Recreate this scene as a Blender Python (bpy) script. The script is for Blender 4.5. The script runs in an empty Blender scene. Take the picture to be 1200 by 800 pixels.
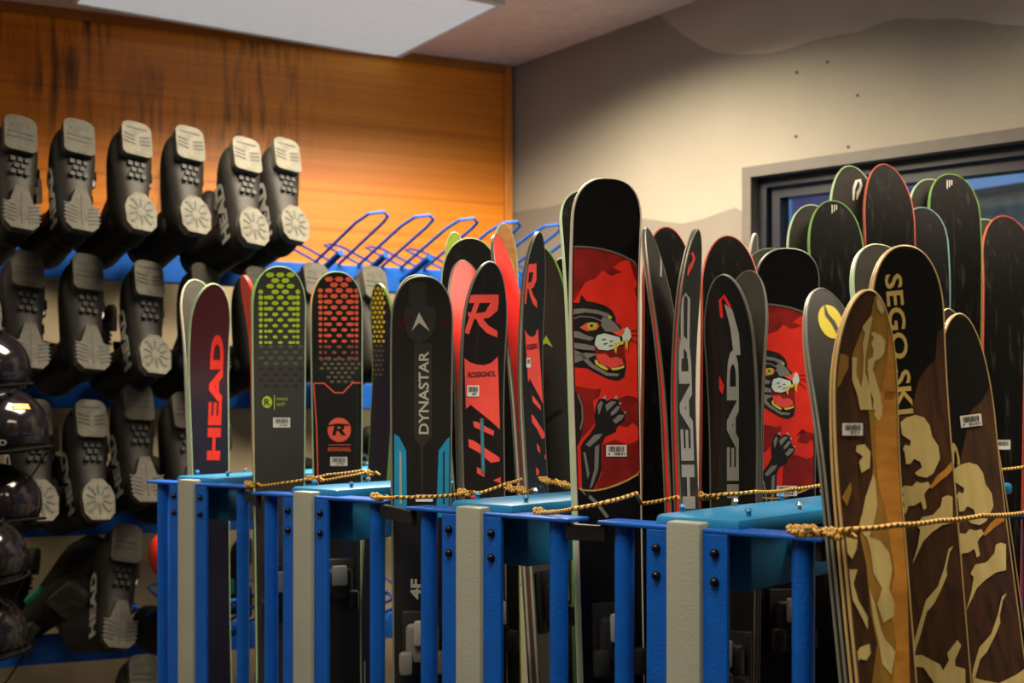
import bpy, bmesh, math, random
from mathutils import Vector, Matrix
from mathutils.geometry import tessellate_polygon
random.seed(7)
S = bpy.context.scene
COL = S.collection
# ------------------------------------------------------------------ camera
F, HY, HC = 1300.0, 490.0, 1.30          # focal length in px, horizon row, eye height
cam = bpy.data.cameras.new('camera'); co = bpy.data.objects.new('camera', cam); COL.objects.link(co)
co.location = (0, 0, HC); co.rotation_euler = (math.pi/2, 0, 0)
cam.sensor_width = 36; cam.lens = F/1200*36; cam.shift_y = (HY-400)/1200
cam.clip_start = .05
cam.dof.use_dof = True; cam.dof.focus_distance = 1.75; cam.dof.aperture_fstop = 5.0
S.camera = co
S.view_settings.view_transform = 'Standard'; S.view_settings.look = 'None'
S.view_settings.exposure = 0.0; S.view_settings.gamma = 1; S.view_settings.use_curve_mapping = False
# ------------------------------------------------------------------ world: dusk sky
w = bpy.data.worlds.new('dusk'); S.world = w; w.use_nodes = True
bg = w.node_tree.nodes['Background']
bg.inputs[0].default_value = (.17, .33, .60, 1); bg.inputs[1].default_value = .75
# ------------------------------------------------------------------ added fill lamps under the ceiling, out of frame, to brighten the room
CEIL = 2.70
FILL_LAMPS = [(-2.5, 2.0, 30, 1.2, .6), (-.22, 3.02, 112, 1.2, .6), (1.45, 1.75, 40, 1.2, .6), (-.45, .75, 30, 1.2, .6), (1.1, -.9, 6, 1.2, .6)]
LANG = math.atan2(.59, 1.05)
for i, (x, y, p, sx, sy) in enumerate(FILL_LAMPS):
    l = bpy.data.lights.new('fill_lamp', 'AREA'); l.shape = 'RECTANGLE'; l.size = sx*.9; l.size_y = sy*.9
    l.energy = p; l.color = (1.0, .85, .64); l.spread = math.radians(150)
    o = bpy.data.objects.new('fill_lamp', l); COL.objects.link(o)
    o.location = (x, y, CEIL-.035); o.rotation_euler = (0, 0, LANG)

# ------------------------------------------------------------------ helpers
def P(x, y, d): return Vector(((x-600)/F*d, d, HC+(HY-y)/F*d))
def PX(v): return 600+F*v.x/v.y, HY-F*(v.z-HC)/v.y

def mat(name, col, rough=.5, metal=0, noise=0, nscale=20, bump=0, bscale=60, coat=0, spec=.5, col2=None, stretch=None, emis=None):
    m = bpy.data.materials.new(name); m.use_nodes = True
    nt = m.node_tree; N = nt.nodes; L = nt.links; b = N['Principled BSDF']
    c = tuple(col)+(1,)
    b.inputs['Roughness'].default_value = rough; b.inputs['Metallic'].default_value = metal
    b.inputs['Coat Weight'].default_value = coat; b.inputs['Specular IOR Level'].default_value = spec
    tc = N.new('ShaderNodeTexCoord'); mp = N.new('ShaderNodeMapping'); L.new(tc.outputs['Object'], mp.inputs[0])
    if stretch: mp.inputs['Scale'].default_value = stretch
    ns = N.new('ShaderNodeTexNoise'); ns.inputs['Scale'].default_value = nscale; ns.inputs['Detail'].default_value = 6
    L.new(mp.outputs[0], ns.inputs['Vector'])
    rp = N.new('ShaderNodeValToRGB'); rp.color_ramp.elements[0].position = .3; rp.color_ramp.elements[1].position = .7
    if col2 is None:
        k = noise if noise else .08
        c1 = tuple(v*(1-k) for v in col)+(1,); c2 = tuple(min(1, v*(1+k)) for v in col)+(1,)
    else: c1 = c; c2 = tuple(col2)+(1,)
    rp.color_ramp.elements[0].color = c1; rp.color_ramp.elements[1].color = c2
    L.new(ns.outputs[0], rp.inputs[0]); L.new(rp.outputs[0], b.inputs['Base Color'])
    if bump:
        n2 = N.new('ShaderNodeTexNoise'); n2.inputs['Scale'].default_value = bscale; L.new(mp.outputs[0], n2.inputs['Vector'])
        bu = N.new('ShaderNodeBump'); bu.inputs['Strength'].default_value = bump; bu.inputs['Distance'].default_value = .01
        L.new(n2.outputs[0], bu.inputs['Height']); L.new(bu.outputs[0], b.inputs['Normal'])
    if emis:
        b.inputs['Emission Color'].default_value = tuple(emis[0])+(1,); b.inputs['Emission Strength'].default_value = emis[1]
    return m
def srgb(r, g, b):
    f = lambda v: (v/255/12.92) if v/255 <= .04045 else ((v/255+.055)/1.055)**2.4
    return (f(r), f(g), f(b))
M = {}
M['ceil'] = mat('ceiling_plaster', (.85, .70, .58), .9, bump=.15, bscale=120)
M['wall'] = mat('beige_plaster', (.315, .285, .228), .85, noise=.06, nscale=3, bump=.1, bscale=90)
M['cream'] = mat('cream_plaster', (.31, .25, .155), .85, noise=.06, nscale=3)
M['mural_lo'] = mat('grey_paint', (.205, .18, .15), .85, noise=.06, nscale=4)
M['mural_hi'] = mat('pale_taupe_paint', (.50, .43, .355), .85, noise=.06, nscale=4)
M['floor'] = mat('grey_carpet', (.06, .06, .065), .95, noise=.3, nscale=200)
M['trim'] = mat('window_trim_paint', (.12, .105, .09), .6)
M['darkframe'] = mat('window_dark_frame', (.02, .022, .03), .35)
M['fixture'] = mat('fixture_white_enamel', (.75, .72, .66), .5)
M['diff'] = mat('fixture_diffuser', (.3, .3, .3), .6, emis=((.97, 1.0, 1.0), .36))
M['diff_added'] = mat('added_panel_diffuser', (.3, .3, .3), .6, emis=((1, .9, .75), 1.2))  # brighter glow, only for the added panels out of view
M['blue'] = mat('rack_blue_paint', (.001, .088, .46), .42, spec=.35, noise=.1, nscale=30, bump=.12, bscale=250)
M['railblue'] = mat('rail_blue_paint', (.001, .068, .33), .55, spec=.25, noise=.12, nscale=20, bump=.05)
M['cyan'] = mat('pad_cyan_paint', (.01, .20, .44), .40, noise=.08, nscale=15, coat=.15)
M['teal'] = mat('beam_cyan_paint', (.008, .15, .32), .5, noise=.12, nscale=15)
M['grey'] = mat('post_grey_paint', (.27, .29, .25), .5, noise=.05, nscale=12, bump=.12, bscale=300)
M['blackmetal'] = mat('black_metal', (.012, .012, .014), .45, metal=.3)
M['bolt'] = mat('bolt_black', (.03, .03, .035), .25, metal=.9)
M['steel'] = mat('steel', (.55, .56, .58), .25, metal=1)
M['ropeblack'] = mat('rope_black', (.012, .011, .01), .7)
M['ropegold'] = mat('rope_gold', (.72, .40, .06), .55)
M['white'] = mat('label_white', (.72, .70, .66), .5)
M['ink'] = mat('label_ink', (.015, .015, .015), .6)
M['lblue'] = mat('label_blue_dot', (.05, .25, .5), .5)
M['boot'] = mat('boot_black_shell', (.008, .0072, .006), .6, spec=.2, noise=.3, nscale=18, bump=.1, bscale=60)
M['boot2'] = mat('boot_cuff_black', (.005, .005, .005), .6, spec=.25, noise=.3, nscale=18)
M['sole'] = mat('boot_sole_rubber', (.046, .043, .034), .8, spec=.2, noise=.25, nscale=40, bump=.3, bscale=200)
M['sole2'] = mat('boot_sole_worn', (.075, .071, .056), .8, spec=.2, noise=.25, nscale=40, bump=.3, bscale=200)
M['solegap'] = mat('boot_sole_groove', (.02, .02, .018), .8)
M['buckle'] = mat('boot_buckle', (.25, .25, .26), .3, metal=.8)
M['bootgreen'] = mat('boot_green_accent', (.01, .22, .10), .5)
M['lettergrey'] = mat('letter_grey', (.40, .40, .38), .4)
M['yellow'] = mat('strap_yellow', (.55, .50, .02), .5)
M['helmet'] = mat('helmet_gloss_black', (.006, .005, .006), .10, spec=.45)
M['helmettrim'] = mat('helmet_matte_black', (.004, .004, .004), .9, spec=.05)
M['orange'] = mat('sticker_orange', (.85, .22, .02), .5)
M['redbag'] = mat('red_plastic', (.45, .02, .01), .4)
M['brickout'] = mat('exterior_brown', (.85, .52, .28), .9, noise=.2)
M['snow'] = mat('exterior_ground', (.25, .3, .38), .9)

# wood wall: boards, grain, dark vertical scorch streaks
def wood_wall():
    m = bpy.data.materials.new('stained_pine_boards'); m.use_nodes = True
    nt = m.node_tree; N = nt.nodes; L = nt.links; b = N['Principled BSDF']
    tc = N.new('ShaderNodeTexCoord')
    def mp(sc):
        q = N.new('ShaderNodeMapping'); q.inputs['Scale'].default_value = sc; L.new(tc.outputs['UV'], q.inputs[0]); return q
    def noise(sc, s, det=6):
        n = N.new('ShaderNodeTexNoise'); n.inputs['Scale'].default_value = s; n.inputs['Detail'].default_value = det
        L.new(mp(sc).outputs[0], n.inputs['Vector']); return n.outputs[0]
    def ramp(src, a, b_, ca=(0,0,0,1), cb=(1,1,1,1)):
        r = N.new('ShaderNodeValToRGB'); r.color_ramp.elements[0].position = a; r.color_ramp.elements[1].position = b_
        r.color_ramp.elements[0].color = ca; r.color_ramp.elements[1].color = cb; L.new(src, r.inputs[0]); return r.outputs[0]
    def mixc(f, a, b_):
        x = N.new('ShaderNodeMix'); x.data_type = 'RGBA'
        for i, v in ((0, f), (6, a), (7, b_)):
            if hasattr(v, 'links'): L.new(v, x.inputs[i])
            elif i == 0: x.inputs[0].default_value = v
            else: x.inputs[i].default_value = v
        return x.outputs[2]
    def math_(op, a, b_):
        x = N.new('ShaderNodeMath'); x.operation = op
        for i, v in ((0, a), (1, b_)):
            if hasattr(v, 'links'): L.new(v, x.inputs[i])
            else: x.inputs[i].default_value = v
        return x.outputs[0]
    grain = ramp(noise((.55, 9, 1), 4), .3, .7, (.74, .19, .005, 1), (1.0, .37, .012, 1))
    big = ramp(noise((.5, 2.2, 1), 2.5, 3), .35, .65)
    c = mixc(math_('MULTIPLY', big, .35), grain, (.45, .11, .006, 1))
    sep = N.new('ShaderNodeSeparateXYZ'); L.new(tc.outputs['UV'], sep.inputs[0])
    u, v = sep.outputs[0], sep.outputs[1]
    fr = math_('FRACT', math_('DIVIDE', v, .143), 0)
    seam = math_('LESS_THAN', fr, .025)
    # board to board tone
    bid = math_('FLOOR', math_('DIVIDE', v, .143), 0)
    wn = N.new('ShaderNodeTexWhiteNoise'); wn.noise_dimensions = '1D'; L.new(bid, wn.inputs['W'])
    c = mixc(math_('MULTIPLY', wn.outputs[0], .22), c, (.40, .09, .006, 1))
    c = mixc(math_('MULTIPLY', seam, .25), c, (.08, .02, .004, 1))
    st = ramp(noise((60, 1.6, 1), 2.4, 8), .46, .64)           # vertical streaks
    st2 = ramp(noise((9, 1.1, 1), 1.6, 4), .40, .6)
    msk = ramp(u, .17, .25)                                     # u scaled below: only the left part of the wall
    mk = math_('MULTIPLY', math_('MULTIPLY', st, st2), msk)
    c = mixc(math_('MULTIPLY', mk, .85), c, (.035, .014, .005, 1))
    L.new(c, b.inputs['Base Color']); b.inputs['Roughness'].default_value = .42
    bu = N.new('ShaderNodeBump'); bu.inputs['Strength'].default_value = .25; bu.inputs['Distance'].default_value = .004
    L.new(math_('SUBTRACT', 1.0, seam), bu.inputs['Height']); L.new(bu.outputs[0], b.inputs['Normal'])
    return m

def scratched(name, base, scr=(.05, .05, .045), amt=.5):
    m = bpy.data.materials.new(name); m.use_nodes = True
    nt = m.node_tree; N = nt.nodes; L = nt.links; b = N['Principled BSDF']
    tc = N.new('ShaderNodeTexCoord'); 
    def n(rot, sc, s):
        q = N.new('ShaderNodeMapping'); q.inputs['Rotation'].default_value = rot; q.inputs['Scale'].default_value = sc
        L.new(tc.outputs['Object'], q.inputs[0]); x = N.new('ShaderNodeTexNoise'); x.inputs['Scale'].default_value = s
        x.inputs['Detail'].default_value = 5; L.new(q.outputs[0], x.inputs['Vector'])
        r = N.new('ShaderNodeValToRGB'); r.color_ramp.elements[0].position = .60; r.color_ramp.elements[1].position = .74
        L.new(x.outputs[0], r.inputs[0]); return r.outputs[0]
    a = n((0, .75, 0), (90, 90, 8), 1.2); c = n((0, -.5, 0), (60, 60, 7), 1.6)
    mx = N.new('ShaderNodeMath'); mx.operation = 'MAXIMUM'; L.new(a, mx.inputs[0]); L.new(c, mx.inputs[1])
    mm = N.new('ShaderNodeMath'); mm.operation = 'MULTIPLY'; L.new(mx.outputs[0], mm.inputs[0]); mm.inputs[1].default_value = amt
    x = N.new('ShaderNodeMix'); x.data_type = 'RGBA'; L.new(mm.outputs[0], x.inputs[0]); x.inputs[6].default_value = base+(1,); x.inputs[7].default_value = scr+(1,)
    L.new(x.outputs[2], b.inputs['Base Color']); b.inputs['Roughness'].default_value = .55; b.inputs['Specular IOR Level'].default_value = .08
    return m
M['base'] = scratched('ski_base_black', (.0042, .0038, .0034))
M['basegrey'] = mat('ski_base_grey', (.040, .038, .030), .7, spec=.08, noise=.15, nscale=30)
M['blk'] = mat('topsheet_black', (.010, .010, .011), .28, coat=.3)
M['tipgloss'] = mat('topsheet_black_gloss', (.005, .005, .006), .28, spec=.35)
M['charcoal'] = mat('topsheet_charcoal', (.040, .040, .037), .5, spec=.3)
M['tipdark'] = mat('ski_base_charcoal', (.016, .0155, .013), .5, spec=.25)
M['dkgrey'] = mat('topsheet_dark_grey', (.022, .021, .019), .45, spec=.3)
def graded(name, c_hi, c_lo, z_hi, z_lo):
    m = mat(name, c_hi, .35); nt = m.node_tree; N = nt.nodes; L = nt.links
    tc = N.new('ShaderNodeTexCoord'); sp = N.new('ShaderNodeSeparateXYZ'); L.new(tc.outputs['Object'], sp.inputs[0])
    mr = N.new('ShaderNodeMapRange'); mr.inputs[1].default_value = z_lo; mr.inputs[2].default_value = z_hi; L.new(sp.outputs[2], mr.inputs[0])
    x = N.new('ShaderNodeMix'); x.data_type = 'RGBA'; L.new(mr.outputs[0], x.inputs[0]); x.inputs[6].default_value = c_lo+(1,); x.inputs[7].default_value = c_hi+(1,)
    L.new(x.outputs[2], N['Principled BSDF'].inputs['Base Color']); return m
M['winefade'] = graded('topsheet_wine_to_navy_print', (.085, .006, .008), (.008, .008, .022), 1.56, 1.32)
M['wine'] = mat('topsheet_wine', (.075, .006, .008), .35)
M['navy'] = mat('topsheet_navy', (.008, .012, .03), .3)
M['coral'] = mat('ski_coral', (.80, .075, .06), .4)
M['red'] = mat('ski_red', (.75, .025, .012), .4, noise=.1, nscale=30)
M['darkred'] = mat('ski_dark_red', (.22, .008, .006), .4, noise=.35, nscale=40)
M['honeyred'] = mat('ski_red_orange', (.85, .10, .05), .45)
M['dimred'] = mat('ski_muted_red', (.30, .06, .04), .5)
M['olive'] = mat('ski_olive', (.12, .10, .05), .5)
M['lime'] = mat('ski_lime', (.42, .62, .02), .45)
M['limebase'] = mat('ski_green_base', (.07, .52, .06), .4)
M['dimlime'] = mat('ski_muted_lime', (.075, .085, .05), .5)
M['yel'] = mat('ski_yellow', (.75, .62, .02), .45)
M['cyanski'] = mat('ski_cyan', (.01, .24, .46), .4)
M['silver'] = mat('ski_silver', (.16, .155, .13), .4, metal=.3)
M['logo_silver'] = mat('ski_silver_letter', (.42, .41, .37), .35, metal=.2)
M['palewhite'] = mat('ski_pale_edge', (.52, .50, .42), .4)
M['edgegrey'] = mat('ski_grey_edge', (.22, .22, .19), .35, metal=.3)
M['edgered'] = mat('ski_red_edge', (.55, .10, .06), .4)
M['edgegreen'] = mat('ski_green_edge', (.16, .34, .06), .4)
M['edgelightgreen'] = mat('ski_pale_green_edge', (.42, .58, .36), .4)
M['edgeblue'] = mat('ski_blue_edge', (.20, .36, .42), .4)
M['edgegold'] = mat('ski_gold_edge', (.50, .34, .13), .4)
M['edgeblack'] = mat('ski_black_edge', (.02, .02, .02), .35)
M['fur'] = mat('art_black', (.010, .010, .010), .4)
M['furgrey'] = mat('art_grey', (.20, .19, .18), .45)
M['muzzle'] = mat('art_muzzle', (.60, .72, .66), .45)
M['tooth'] = mat('art_tooth', (.62, .55, .05), .45)
M['iris'] = mat('art_iris', (.45, .50, .06), .45)
M['claw'] = mat('art_claw', (.25, .45, .50), .45)
M['walnut'] = mat('inlay_walnut', (.022, .009, .004), .38, col2=(.085, .032, .010), nscale=9, stretch=(9, 9, .9), coat=.3)
M['amber'] = mat('inlay_amber', (.24, .12, .018), .38, col2=(.36, .19, .03), nscale=8, stretch=(8, 8, 1), coat=.3)
M['honeywood'] = mat('inlay_honey', (.38, .15, .018), .38, col2=(.60, .26, .035), nscale=8, stretch=(3, 3, 9), coat=.3)
M['maple'] = mat('inlay_maple', (.52, .40, .14), .38, col2=(.66, .52, .22), nscale=8, stretch=(8, 8, 1), coat=.3)
M['gold'] = mat('inlay_gold', (.50, .36, .10), .4)
M['bindblack'] = mat('binding_black', (.014, .014, .015), .35)
M['bindmid'] = mat('binding_mid_grey', (.16, .16, .155), .4)
M['bindgrey'] = mat('binding_grey', (.30, .30, .29), .4)
M['bindwhite'] = mat('binding_white', (.30, .30, .29), .4)

class MB:
    """collects shapes in one mesh"""
    def __init__(s): s.v = []; s.f = []; s.mi = []; s.mats = []; s.uv = None
    def m(s, name):
        if name not in s.mats: s.mats.append(name)
        return s.mats.index(name)
    def add(s, vs, fs, m):
        k = len(s.v); s.v += [Vector(p) for p in vs]; i = s.m(m)
        for f in fs: s.f.append([k+a for a in f]); s.mi.append(i)
    def box(s, lo, hi, m, T=None):
        vs = [Vector((x, y, z)) for x in (lo[0], hi[0]) for y in (lo[1], hi[1]) for z in (lo[2], hi[2])]
        if T: vs = [T(p) for p in vs]
        s.add(vs, [(0,1,3,2),(4,6,7,5),(0,4,5,1),(2,3,7,6),(0,2,6,4),(1,5,7,3)], m)
    def bbox(s, lo, hi, m, T=None, r=.004):
        """box with chamfered edges"""
        lo = Vector(lo); hi = Vector(hi); r = min(r, (hi-lo)[0]*.45, (hi-lo)[1]*.45, (hi-lo)[2]*.45)
        bm = bmesh.new(); c = (lo+hi)/2; d = hi-lo
        bmesh.ops.create_cube(bm, size=1, matrix=Matrix.Translation(c) @ Matrix.Diagonal((d.x, d.y, d.z, 1)))
        bmesh.ops.bevel(bm, geom=bm.edges[:], offset=r, segments=2, affect='EDGES', profile=.5)
        vs = [v.co.copy() for v in bm.verts]; bm.verts.index_update()
        fs = [[v.index for v in f.verts] for f in bm.faces]; bm.free()
        if T: vs = [T(p) for p in vs]
        s.add(vs, fs, m)
    def tube(s, pts, r, m, n=10, cap=True, m2=None, pitch=0, closed=False):
        pts = [Vector(p) for p in pts]; k = len(pts); rings = []
        up = None
        for i in range(k):
            if closed: t = pts[(i+1) % k]-pts[i-1]
            else: t = pts[min(i+1, k-1)]-pts[max(i-1, 0)]
            t.normalize()
            if up is None: up = t.orthogonal().normalized()
            up = (up - t*up.dot(t)).normalized(); b = t.cross(up)
            rr = r[i] if isinstance(r, (list, tuple)) else r
            rings.append([pts[i]+(up*math.cos(2*math.pi*j/n)+b*math.sin(2*math.pi*j/n))*rr for j in range(n)])
        base = len(s.v); s.v += [p for R in rings for p in R]
        a = s.m(m); b2 = s.m(m2) if m2 else a
        for i in range(k if closed else k-1):
            i2 = (i+1) % k
            for j in range(n):
                j2 = (j+1) % n
                s.f.append([base+i*n+j, base+i*n+j2, base+i2*n+j2, base+i2*n+j])
                s.mi.append(b2 if (m2 and ((i*2+j) % 8) < 3) else a)
        if cap and not closed:
            s.f.append([base+j for j in range(n)][::-1]); s.mi.append(a)
            s.f.append([base+(k-1)*n+j for j in range(n)]); s.mi.append(a)
    def loft(s, rings, m, caps=True):
        n = len(rings[0]); base = len(s.v); s.v += [Vector(p) for R in rings for p in R]; a = s.m(m)
        for i in range(len(rings)-1):
            for j in range(n):
                j2 = (j+1) % n
                s.f.append([base+i*n+j, base+i*n+j2, base+(i+1)*n+j2, base+(i+1)*n+j]); s.mi.append(a)
        if caps:
            s.f.append([base+j for j in range(n)][::-1]); s.mi.append(a)
            s.f.append([base+(len(rings)-1)*n+j for j in range(n)]); s.mi.append(a)
    def prism(s, poly, z0, z1, m, T=None):
        n = len(poly); vs = [Vector((x, y, z0)) for x, y in poly]+[Vector((x, y, z1)) for x, y in poly]
        if T: vs = [T(p) for p in vs]
        fs = [list(range(n))[::-1], list(range(n, 2*n))]+[[i, (i+1) % n, n+(i+1) % n, n+i] for i in range(n)]
        s.add(vs, fs, m)
    def build(s, name, parent=None, smooth=False, origin=None, mx=None):
        me = bpy.data.meshes.new(name)
        vs = s.v
        if mx is not None: vs = [mx @ p for p in vs]
        me.from_pydata([tuple(p) for p in vs], [], s.f)
        for k in s.mats: me.materials.append(M[k])
        me.polygons.foreach_set('material_index', s.mi)
        if smooth:
            me.polygons.foreach_set('use_smooth', [True]*len(s.f))
        bm = bmesh.new(); bm.from_mesh(me); bmesh.ops.recalc_face_normals(bm, faces=bm.faces[:])
        if smooth and smooth is not True:
            for e in bm.edges:
                if len(e.link_faces) == 2 and e.calc_face_angle(0) > smooth: e.smooth = False
        bm.to_mesh(me); bm.free()
        o = bpy.data.objects.new(name, me); COL.objects.link(o)
        if parent is not None: o.parent = parent
        return o
def tag(o, label=None, cat=None, group=None, kind=None):
    if label: o['label'] = label
    if cat: o['category'] = cat
    if group: o['group'] = group
    if kind: o['kind'] = kind
    return o
def empty(name, loc=(0, 0, 0)):
    o = bpy.data.objects.new(name, None); COL.objects.link(o); o.location = loc; o.empty_display_size = .1; return o
def rehome(root, loc):
    """move the thing's origin to loc, its parts stay where they are (parts built in world space)"""
    root.location = loc
    for c in root.children: c.matrix_parent_inverse = Matrix.Translation(Vector(loc)).inverted()
def copy_tree(o, parent=None):
    c = o.copy(); COL.objects.link(c)
    if parent is not None: c.parent = parent
    for ch in list(o.children): copy_tree(ch, c)
    return c

# ------------------------------------------------------------------ the room
C0 = Vector((-.0068, 4.43, 0)); A = Vector((.927, .374, 0)).normalized(); O = Vector((.374, -.927, 0)).normalized()
B = Vector((.664, -.748, 0)).normalized(); BO = Vector((-.748, -.664, 0)).normalized()
LA, LB = 4.1, 6.6
E_A = C0-A*LA; E_B = C0+B*LB; YB = -2.4
E_A2 = Vector((E_A.x, YB, 0)); E_B2 = Vector((E_B.x, YB, 0))
def slab(name, a, b, z0, z1, m, nrm, th=.12, ext=0):
    mb = MB(); o = -nrm*th
    mb.add([a+Vector((0,0,z0)), b+Vector((0,0,z0)), b+Vector((0,0,z1)), a+Vector((0,0,z1)), a+o+Vector((0,0,z0)), b+o+Vector((0,0,z0)), b+o+Vector((0,0,z1)), a+o+Vector((0,0,z1))],
           [(0,1,2,3),(4,7,6,5),(0,4,5,1),(3,2,6,7),(0,3,7,4),(1,5,6,2)], m)
    return mb
# floor / ceiling: one polygon each, with thickness
poly = [C0+O*0, E_B, E_B2, E_A2, E_A]
poly = [(p.x, p.y) for p in poly]
cx = sum(p[0] for p in poly)/5; cy = sum(p[1] for p in poly)/5
big = [(cx+(x-cx)*1.06, cy+(y-cy)*1.06) for x, y in poly]
mb = MB(); mb.prism(big, -.1, 0, 'floor'); tag(mb.build('floor'), kind='structure')
mb = MB(); mb.prism(big, CEIL, CEIL+.1, 'ceil'); tag(mb.build('ceiling'), kind='structure')
# wall_left: stained boards above, cream plaster below
M['wood'] = wood_wall()
WZ = 1.86
me = bpy.data.meshes.new('wall_left')
def q4(a, b, z0, z1, off, bo): return [a+bo*off+Vector((0,0,z0)), b+bo*off+Vector((0,0,z0)), b+bo*off+Vector((0,0,z1)), a+bo*off+Vector((0,0,z1))]
mb = slab('w', E_A, C0, 0, CEIL, 'cream', O)
mb.add(q4(E_A, C0, WZ, CEIL, .012, O)+q4(E_A, C0, WZ, CEIL, 0, O), [(0,1,2,3),(0,4,5,1),(3,2,6,7),(0,3,7,4),(1,5,6,2)], 'wood')
wl = mb.build('wall_left'); tag(wl, kind='structure')
uvl = wl.data.uv_layers.new(name='UVMap')
for lp in wl.data.loops:
    p = wl.data.vertices[lp.vertex_index].co; uvl.data[lp.index].uv = ((C0-p).xy.dot(A.xy)/LA*1.0 if False else (p-C0).xy.length/LA, p.z)
# (u = distance from the corner divided by the wall length)
mb = MB(); T = lambda p: C0+A*p.x+O*p.y+Vector((0, 0, p.z))
mb.bbox((-.032, .012, WZ-.02), (0.0, .034, CEIL), 'corner', T, .003) if 'corner' in M else None
M['corner'] = mat('corner_strip_pine', (.62, .22, .03), .45, noise=.15, nscale=10, stretch=(8, 8, 1))
mb.bbox((-.034, .013, WZ-.02), (-.002, .034, CEIL), 'corner', T, .003)
mb.build('trim_1')['kind'] = 'structure'
mb = MB(); mb.bbox((-LA, .013, CEIL-.035), (-.036, .030, CEIL), 'corner2', T, .003) if 'corner2' in M else None
M['corner2'] = mat('top_strip_pine', (.40, .14, .02), .45, noise=.15, nscale=10)
mb.bbox((-LA, .013, CEIL-.03), (-.036, .028, CEIL), 'corner2', T, .003)
mb.build('trim_2')['kind'] = 'structure'
# wall_right with a window opening
def qB(X):
    k = (X-600)/F; return (k*C0.y-C0.x)/(B.x-k*B.y)
def wz(X, Y):                                    # height on the wall B plane at a pixel
    q = qB(X); d = (C0+B*q).y; return q, HC+(HY-Y)/F*d
q0, zt0 = wz(872, 197); q1, zt1 = wz(1200, 155)
sl = (zt1-zt0)/(q1-q0)*.8
Q1 = 3.3; ZB = 1.02
top = lambda q: zt0+sl*(q-q0)
def wallB_quad(mb, a, b, za0, za1, zb0, zb1, m, off=0.0, th=.14):
    f = [C0+B*a+BO*off+Vector((0,0,za0)), C0+B*b+BO*off+Vector((0,0,zb0)), C0+B*b+BO*off+Vector((0,0,zb1)), C0+B*a+BO*off+Vector((0,0,za1))]
    mb.add(f+[p-BO*th for p in f], [(0,1,2,3),(4,7,6,5),(0,4,5,1),(3,2,6,7),(0,3,7,4),(1,5,6,2)], m)
mb = MB()
wallB_quad(mb, 0, q0, 0, CEIL, 0, CEIL, 'wall')
wallB_quad(mb, Q1, LB, 0, CEIL, 0, CEIL, 'wall')
wallB_quad(mb, q0, Q1, 0, ZB, 0, ZB, 'wall')
wallB_quad(mb, q0, Q1, top(q0), CEIL, top(Q1), CEIL, 'wall')
def mural(pts, m, off=.0008):
    vs = []
    for X, Y in pts:
        q, z = wz(X, Y); q = max(q, .002); vs.append(C0+B*q+BO*off+Vector((0, 0, min(z, CEIL-.001))))
    tr = tessellate_polygon([[Vector(((p-C0).dot(B), p.z, 0)) for p in vs]])
    mb.add(vs, [list(t) for t in tr], m)
mural([(773,14),(782,26),(800,40),(820,53),(842,62),(870,64),(900,63),(925,57),(945,50),(960,46),(985,41),(1005,38),(1030,28),(1045,23),(1065,21),(1090,23),(1120,22),(1150,25),(1170,29),(1200,30),(1260,36),(1340,20),(1420,34),(1500,30),(1500,-120),(1000,-80),(820,-2)], 'mural_hi')
mural([(598,250),(615,246),(640,243),(660,238),(676,244),(700,250),(725,256),(750,255),(775,259),(800,262),(825,256),(850,247),(862,243),(872,249),(872,600),(598,600)], 'mural_lo')
# flecks where picture hooks were
for X, Y in [(934,85),(970,73),(1005,112),(933,160),(994,172)]: mural([(X-1.6,Y-1.6),(X+1.6,Y-1.6),(X+1.6,Y+1.6),(X-1.6,Y+1.6)], 'ink', .0014)
tag(mb.build('wall_right'), kind='structure')
# window frame, glass
wr = empty('window_1', C0+B*q0); tag(wr, kind='structure')
def frame(mb, a, b, z0, dt, w, off, th, m):
    """ring of four boards; dt = drop of the top line from the opening's top"""
    t = lambda q: top(q)-dt
    wallB_quad(mb, a, b, t(a)-w, t(a), t(b)-w, t(b), m, off, th)
    wallB_quad(mb, a, b, z0, z0+w, z0, z0+w, m, off, th)
    wallB_quad(mb, a, a+w, z0+w, t(a)-w, z0+w, t(a+w)-w, m, off, th)
    wallB_quad(mb, b-w, b, z0+w, t(b-w)-w, z0+w, t(b)-w, m, off, th)
mb = MB(); frame(mb, q0, Q1, ZB, 0, .034, .012, .07, 'trim'); o = mb.build('window_frame', wr); 
mb = MB(); frame(mb, q0+.034, Q1-.034, ZB+.034, .034, .03, -.03, .05, 'darkframe')
frame(mb, q0+.072, Q1-.072, ZB+.072, .068, .03, -.05, .05, 'darkframe'); mb.build('window_sash', wr)
g = bpy.data.materials.new('window_glass'); g.use_nodes = True; nt = g.node_tree; nt.nodes.clear()
out = nt.nodes.new('ShaderNodeOutputMaterial'); mx = nt.nodes.new('ShaderNodeMixShader'); tr = nt.nodes.new('ShaderNodeBsdfTransparent'); gl = nt.nodes.new('ShaderNodeBsdfGlossy')
tr.inputs[0].default_value = (.86, .92, .97, 1); gl.inputs['Roughness'].default_value = .02
fr = nt.nodes.new('ShaderNodeFresnel'); fr.inputs[0].default_value = 1.35
nt.links.new(fr.outputs[0], mx.inputs[0]); nt.links.new(tr.outputs[0], mx.inputs[1]); nt.links.new(gl.outputs[0], mx.inputs[2]); nt.links.new(mx.outputs[0], out.inputs[0])
M['glass'] = g
mb = MB(); a_, b_ = q0+.10, Q1-.10
wallB_quad(mb, a_, b_, ZB+.10, top(a_)-.095, ZB+.10, top(b_)-.095, 'glass', -.075, .006); mb.build('window_glass', wr)
for k in wr.children: k.matrix_parent_inverse = wr.matrix_basis.inverted() if False else Matrix.Translation(C0+B*q0).inverted()
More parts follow.
